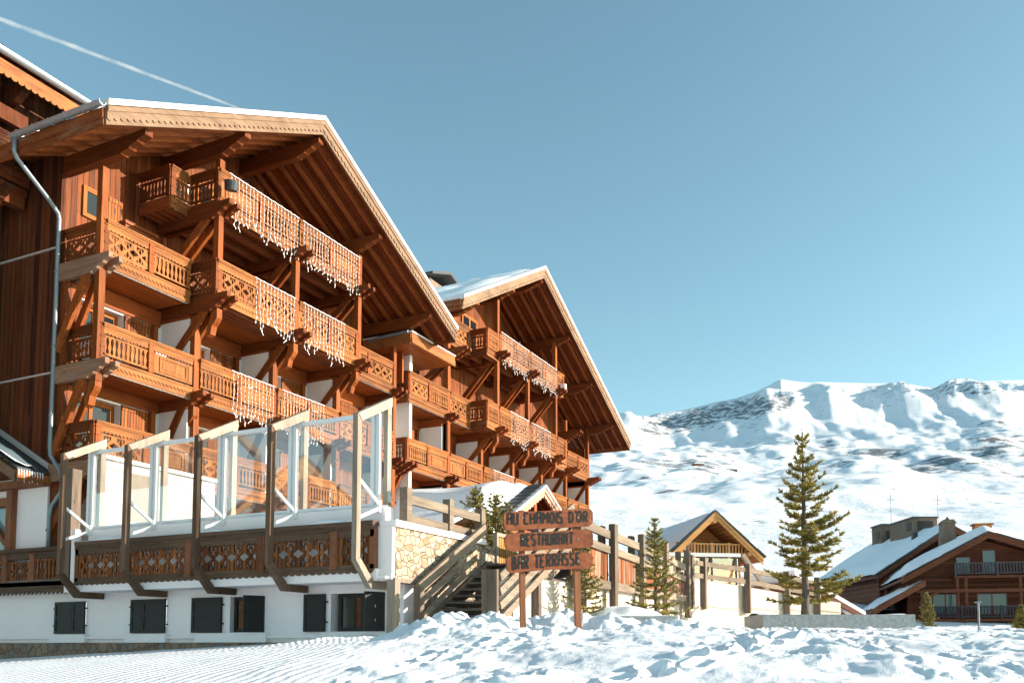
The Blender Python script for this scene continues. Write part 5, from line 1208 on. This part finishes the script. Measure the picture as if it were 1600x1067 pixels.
# ------------------------------------------------------------------ mountain
ridge = [(-400,690),(300,680),(900,650),(960,646),(1000,643),(1040,640),(1080,630),(1120,621),(1160,613),(1190,603),(1215,590),(1230,583),(1260,587),(1300,588),(1350,588),(1420,591),(1470,598),(1540,589),(1600,585),(1750,575),(2200,600),(2800,640)]
prof = [(40,1.0),(75,1.4),(110,None),]
PV_ = [(110,935),(170,842),(260,795),(420,765),(650,748),(900,722),(1200,705),(1600,688),(2050,672),(2400,655),(2700,640)]
def lerp_tab(tab, x):
    if x <= tab[0][0]: return tab[0][1]
    for (a, b_), (c, d) in zip(tab[:-1], tab[1:]):
        if x <= c: return b_+(d-b_)*(x-a)/(c-a)
    return tab[-1][1]
zv = lambda v, d: EZ+(1007-v)/1404*d
g2_ = lambda u, d, a, b_, c_, d_: math.exp(-((u-a)/b_)**2-((d-c_)/d_)**2)
def mz(u, d):
    vr = lerp_tab(ridge, u); dR = 3600.
    if d < 40: return .8
    if d < 110:
        z0 = .85; z1 = zv(935,110); return z0+(z1-z0)*sm((d-40)/70)
    if d <= 2700: return zv(lerp_tab(PV_, d)+(vr-590)*.25*d/2700, d)
    v0 = 640+(vr-590)*.25; z0 = zv(v0, 2700); z1 = zv(vr, dR)
    t = min(1,(d-2700)/(dR-2700)); zz = z0+(z1-z0)*(t**.85)
    return zz if d <= dR else z1-(d-dR)*.12
mm = MB(); NU, ND = 640, 420; vs = []; rock = []; P3 = []
us = [-500+3300*i/(NU-1) for i in range(NU)]
us = []
for i in range(NU):
    f = i/(NU-1)
    us.append(-600+1450*(f/.12) if f < .12 else (850+800*(f-.12)/.76 if f < .88 else 1650+1300*(f-.88)/.12))
ds = [40*((4200/40)**(j/(ND-1))) for j in range(ND)]
for j, d in enumerate(ds):
    for i, u in enumerate(us):
        a = (u-800)/1404
        x = (F0.x+RT.x*a)*d; y = (F0.y+RT.y*a)*d
        z = mz(u, d)
        s = d/1000
        L_ = 40+d*.10
        n = noise.fractal(Vector((x/L_,y/L_,0.)), 1.0, 2.1, 4); n_big = noise.noise(Vector((x/(L_*2.6),y/(L_*2.6),3.)))
        rg = noise.ridged_multi_fractal(Vector((x/330+5,y/330,1.)), 1.0, 2.1, 5, 1.0, 2.0)
        nf = noise.fractal(Vector((x/34,y/34,2.)), 1.0, 2.2, 4)
        amp = sm((d-90)/260); mid = sm((d-450)/500)
        top = 1-.8*sm((d-3250)/300)
        z += amp*top*s*(17*n+21*n_big) + top*mid*(3.0*(rg-1.2)+.55*nf)
        # folds of the upper face: long shaded flanks falling to the left, short bright ones to the right
        ph = (u+26*noise.noise(Vector((u/70,d/500,4.)))+(d-3000)*.05)/112.
        saw = (ph-floor(ph)); saw = saw/.78 if saw < .78 else (1-saw)/.22
        bell = sm((d-2700)/260)*(1-sm((d-3280)/230))
        z += bell*(27*(sm(saw)-.5)*(.6+.8*noise.noise(Vector((floor(ph)*3.1,0,0)))+.2)+17*(rg-1.1)+5*nf)
        z += (10*g2_(u,d,1385,70,1180,160)+7*g2_(u,d,1350,50,760,110)+9*g2_(u,d,1530,110,1150,220)+6*g2_(u,d,1100,90,1300,150))*(rg-.7)
        if d < 420: z += .5*sm((d-50)/60)*noise.fractal(Vector((x/40,y/40,9.)),1.,2.,2)
        vs.append((x,y,z))
mm.add(vs, [(j*NU+i, j*NU+i+1, (j+1)*NU+i+1, (j+1)*NU+i) for j in range(ND-1) for i in range(NU-1)])
vs_m = vs
for j, d in enumerate(ds):
    for i, u in enumerate(us):
        i0, i1 = max(0,i-1), min(NU-1,i+1); j0, j1 = max(0,j-1), min(ND-1,j+1)
        A_ = Vector(vs[j*NU+i1])-Vector(vs[j*NU+i0]); B_ = Vector(vs[j1*NU+i])-Vector(vs[j0*NU+i]); nn = A_.cross(B_)
        sl = 1-abs(nn.z)/(nn.length or 1)
        x, y, z = vs[j*NU+i]
        g2 = lambda a, b_, c_, d_: math.exp(-((u-a)/b_)**2-((d-c_)/d_)**2)
        k2 = noise.noise(Vector((x/(60+d*.1),y/(60+d*.1),4.)))
        vline = 668-(u-1000)*.21                                     # the dark cliff that drops below the left half of the ridge
        vv = 1007-(z-EZ)/d*1404
        cl = math.exp(-((vv-vline)/15)**2)*sm((u-975)/60)*sm((1262-u)/25)*sm((d-2400)/150)
        m_ = .15+.24*k2+1.2*max(0,sl-.10)*(1 if d > 300 else .2)+.62*cl
        m_ += .22*sm((d-2750)/150)*(1-sm((d-3350)/150))*sm((u-1330)/50)*(.4+.9*k2)
        m_ += 0.61*g2(1385,60,1180,110)+0.46*g2(1350,45,760,90)+0.41*g2(1460,60,900,90)+0.35*g2(1560,90,1200,170)+0.30*g2(1290,60,1500,120)+0.27*g2(1130,70,1350,120)+0.24*g2(1060,80,950,100)
        m_ += .10*sm((d-350)/300)*(1-sm((d-1900)/400))
        rock.append(max(0., min(.60, m_)))
t = NT('alpine_snow_and_hazy_rock'); at = t.new('ShaderNodeAttribute', attribute_name='rock')
rn = t.noise(t.coord((.05,.05,.05)), 1, 8, .75); big = t.noise(t.coord((.006,.006,.006)), 1, 3)
rc = t.mix(t.ramp(big,[(.60,0),(.70,.8)]), t.mix(rn,(.13,.142,.165),(.27,.285,.31)), t.mix(rn,(.17,.13,.115),(.31,.25,.215)))  # rock greys lightened and blued to stand for distance haze
rf_ = t.noise(t.coord((.03,.03,.055)), 1, 10, .74)
f = t.ramp(t.math('ADD', at.outputs['Fac'], t.math('MULTIPLY', t.math('SUBTRACT', rf_, .5), 2.9)), [(.50,0),(.56,1)])
t.col(t.mix(f, (.82,.84,.87), rc)); t.rough(.8,.15); t.bump(t.noise(t.coord((.12,.12,.12)),1,8,.7), .5, 3.0)
g = mk('snowy_mountain', mm, t.m, None, smooth=True); tag(g, 'snow covered mountain with rock bands above the village', None, kind='structure')
ca = g.data.attributes.new('rock', 'FLOAT', 'POINT'); ca.data.foreach_set('value', rock)

# distant houses standing on the slope
for lab, u, d, wd, cm_ in (('tiny low mountain restaurant with a pinkish front on the left of the slope', 1098, 900, 13, 'chal'), ('tiny dark mountain restaurant on the slope right of the pink one', 1149, 900, 15, 'slate')):
    jj = min(range(ND), key=lambda k: abs(ds[k]-d)); ii = min(range(NU), key=lambda k: abs(us[k]-u)); p = vs_m[jj*NU+ii]
    hb = thing('mountain_hut', lab, 'hut', (p[0],p[1],p[2]), A-pi/2+radians(10))
    w = MB(); w.box(-wd*.4,wd*.4,0,8,-6,1.6); lk('wall', w, M[cm_], hb)
    w = MB(); w.xz([(-wd*.5,1.6),(wd*.45,1.6),(wd*.3,2.8),(-wd*.35,2.8)],-1,9); lk('roof', w, M['snow'], hb)

# ------------------------------------------------------------------ contrail
P0 = D(-60, 8, 9000); P1 = D(380, 172, 11000); d = (P1-P0); cm = MB(); vs = []; NN = 60
up = UPV
for i in range(NN+1):
    p = P0+d*(i/NN); w_ = (38 if i < NN*.9 else 38*(1-(i/NN-.9)*7))*(p.length/9000)*(.8+.3*noise.noise(Vector((i*.25,0,0))))*(1.1-.45*i/NN)
    for k in range(8): a = 2*pi*k/8; vs.append(p+up*(w_*.75*cos(a))+FW*(w_*.75*sin(a)))
cm.add(vs, [(i*8+k,i*8+(k+1)%8,(i+1)*8+(k+1)%8,(i+1)*8+k) for i in range(NN) for k in range(8)])
t = NT('vapour'); tr = t.new('ShaderNodeBsdfTransparent'); df = t.new('ShaderNodeBsdfDiffuse'); df.inputs[0].default_value = (.9,.9,.9,1); mx = t.new('ShaderNodeMixShader')
lw = t.new('ShaderNodeLayerWeight'); lw.inputs[0].default_value = .5
fac = t.math('MULTIPLY', t.math('SUBTRACT', 1.0, lw.outputs['Facing']), t.ramp(t.noise(t.coord((.004,.004,.004)),1,5),[(.3,.03),(.75,.17)]))
t.l.new(fac, mx.inputs[0]); t.l.new(tr.outputs[0], mx.inputs[1]); t.l.new(df.outputs[0], mx.inputs[2]); t.l.new(mx.outputs[0], t.out.inputs['Surface'])
tag(mk('contrail', cm, t.m, None, smooth=True), 'faint white vapour trail slanting across the blue sky', 'contrail', kind='stuff')

# ================================================================== WORLD, SUN, CAMERA
wd = bpy.data.worlds.new('World'); SC.world = wd; wd.use_nodes = True; nt = wd.node_tree
sky = nt.nodes.new('ShaderNodeTexSky'); sky.sky_type = 'NISHITA'; sky.sun_disc = False
el = math.asin(SUN.z); rot = atan2(SUN.x, SUN.y); sky.sun_elevation = el; sky.sun_rotation = rot; sky.altitude = 1800; sky.air_density = 1.0; sky.dust_density = 2.3; sky.ozone_density = 1.0
bg = nt.nodes['Background']; tint = nt.nodes.new('ShaderNodeMix'); tint.data_type = 'RGBA'; tint.blend_type = 'MULTIPLY'; tint.inputs[0].default_value = 1; tint.inputs[7].default_value = (.85,1.0,.815,1)
nt.links.new(sky.outputs[0], tint.inputs[6]); nt.links.new(tint.outputs[2], bg.inputs[0]); bg.inputs[1].default_value = .15
sl = bpy.data.lights.new('sun', 'SUN'); sl.energy = 5.0; sl.angle = radians(.5); sl.color = (1.0,.885,.755)
so_ = bpy.data.objects.new('sun', sl); COL.objects.link(so_); so_.rotation_euler = SUN.to_track_quat('Z','Y').to_euler(); so_.location = (0,-40,40)
cd = bpy.data.cameras.new('camera'); cd.sensor_width = 36; cd.sensor_fit = 'HORIZONTAL'; cd.lens = 36*F/1600; cd.shift_y = (CY-533.5)/1600; cd.clip_end = 30000; cd.clip_start = .1
co_ = bpy.data.objects.new('camera', cd); COL.objects.link(co_); co_.location = (0,0,EZ)
co_.rotation_euler = (pi/2+PT, 0, A-pi/2); SC.camera = co_
SC.view_settings.view_transform = 'Standard'; SC.view_settings.look = 'None'; SC.view_settings.gamma = 1; SC.view_settings.exposure = 1.07
SC.render.engine = 'CYCLES'
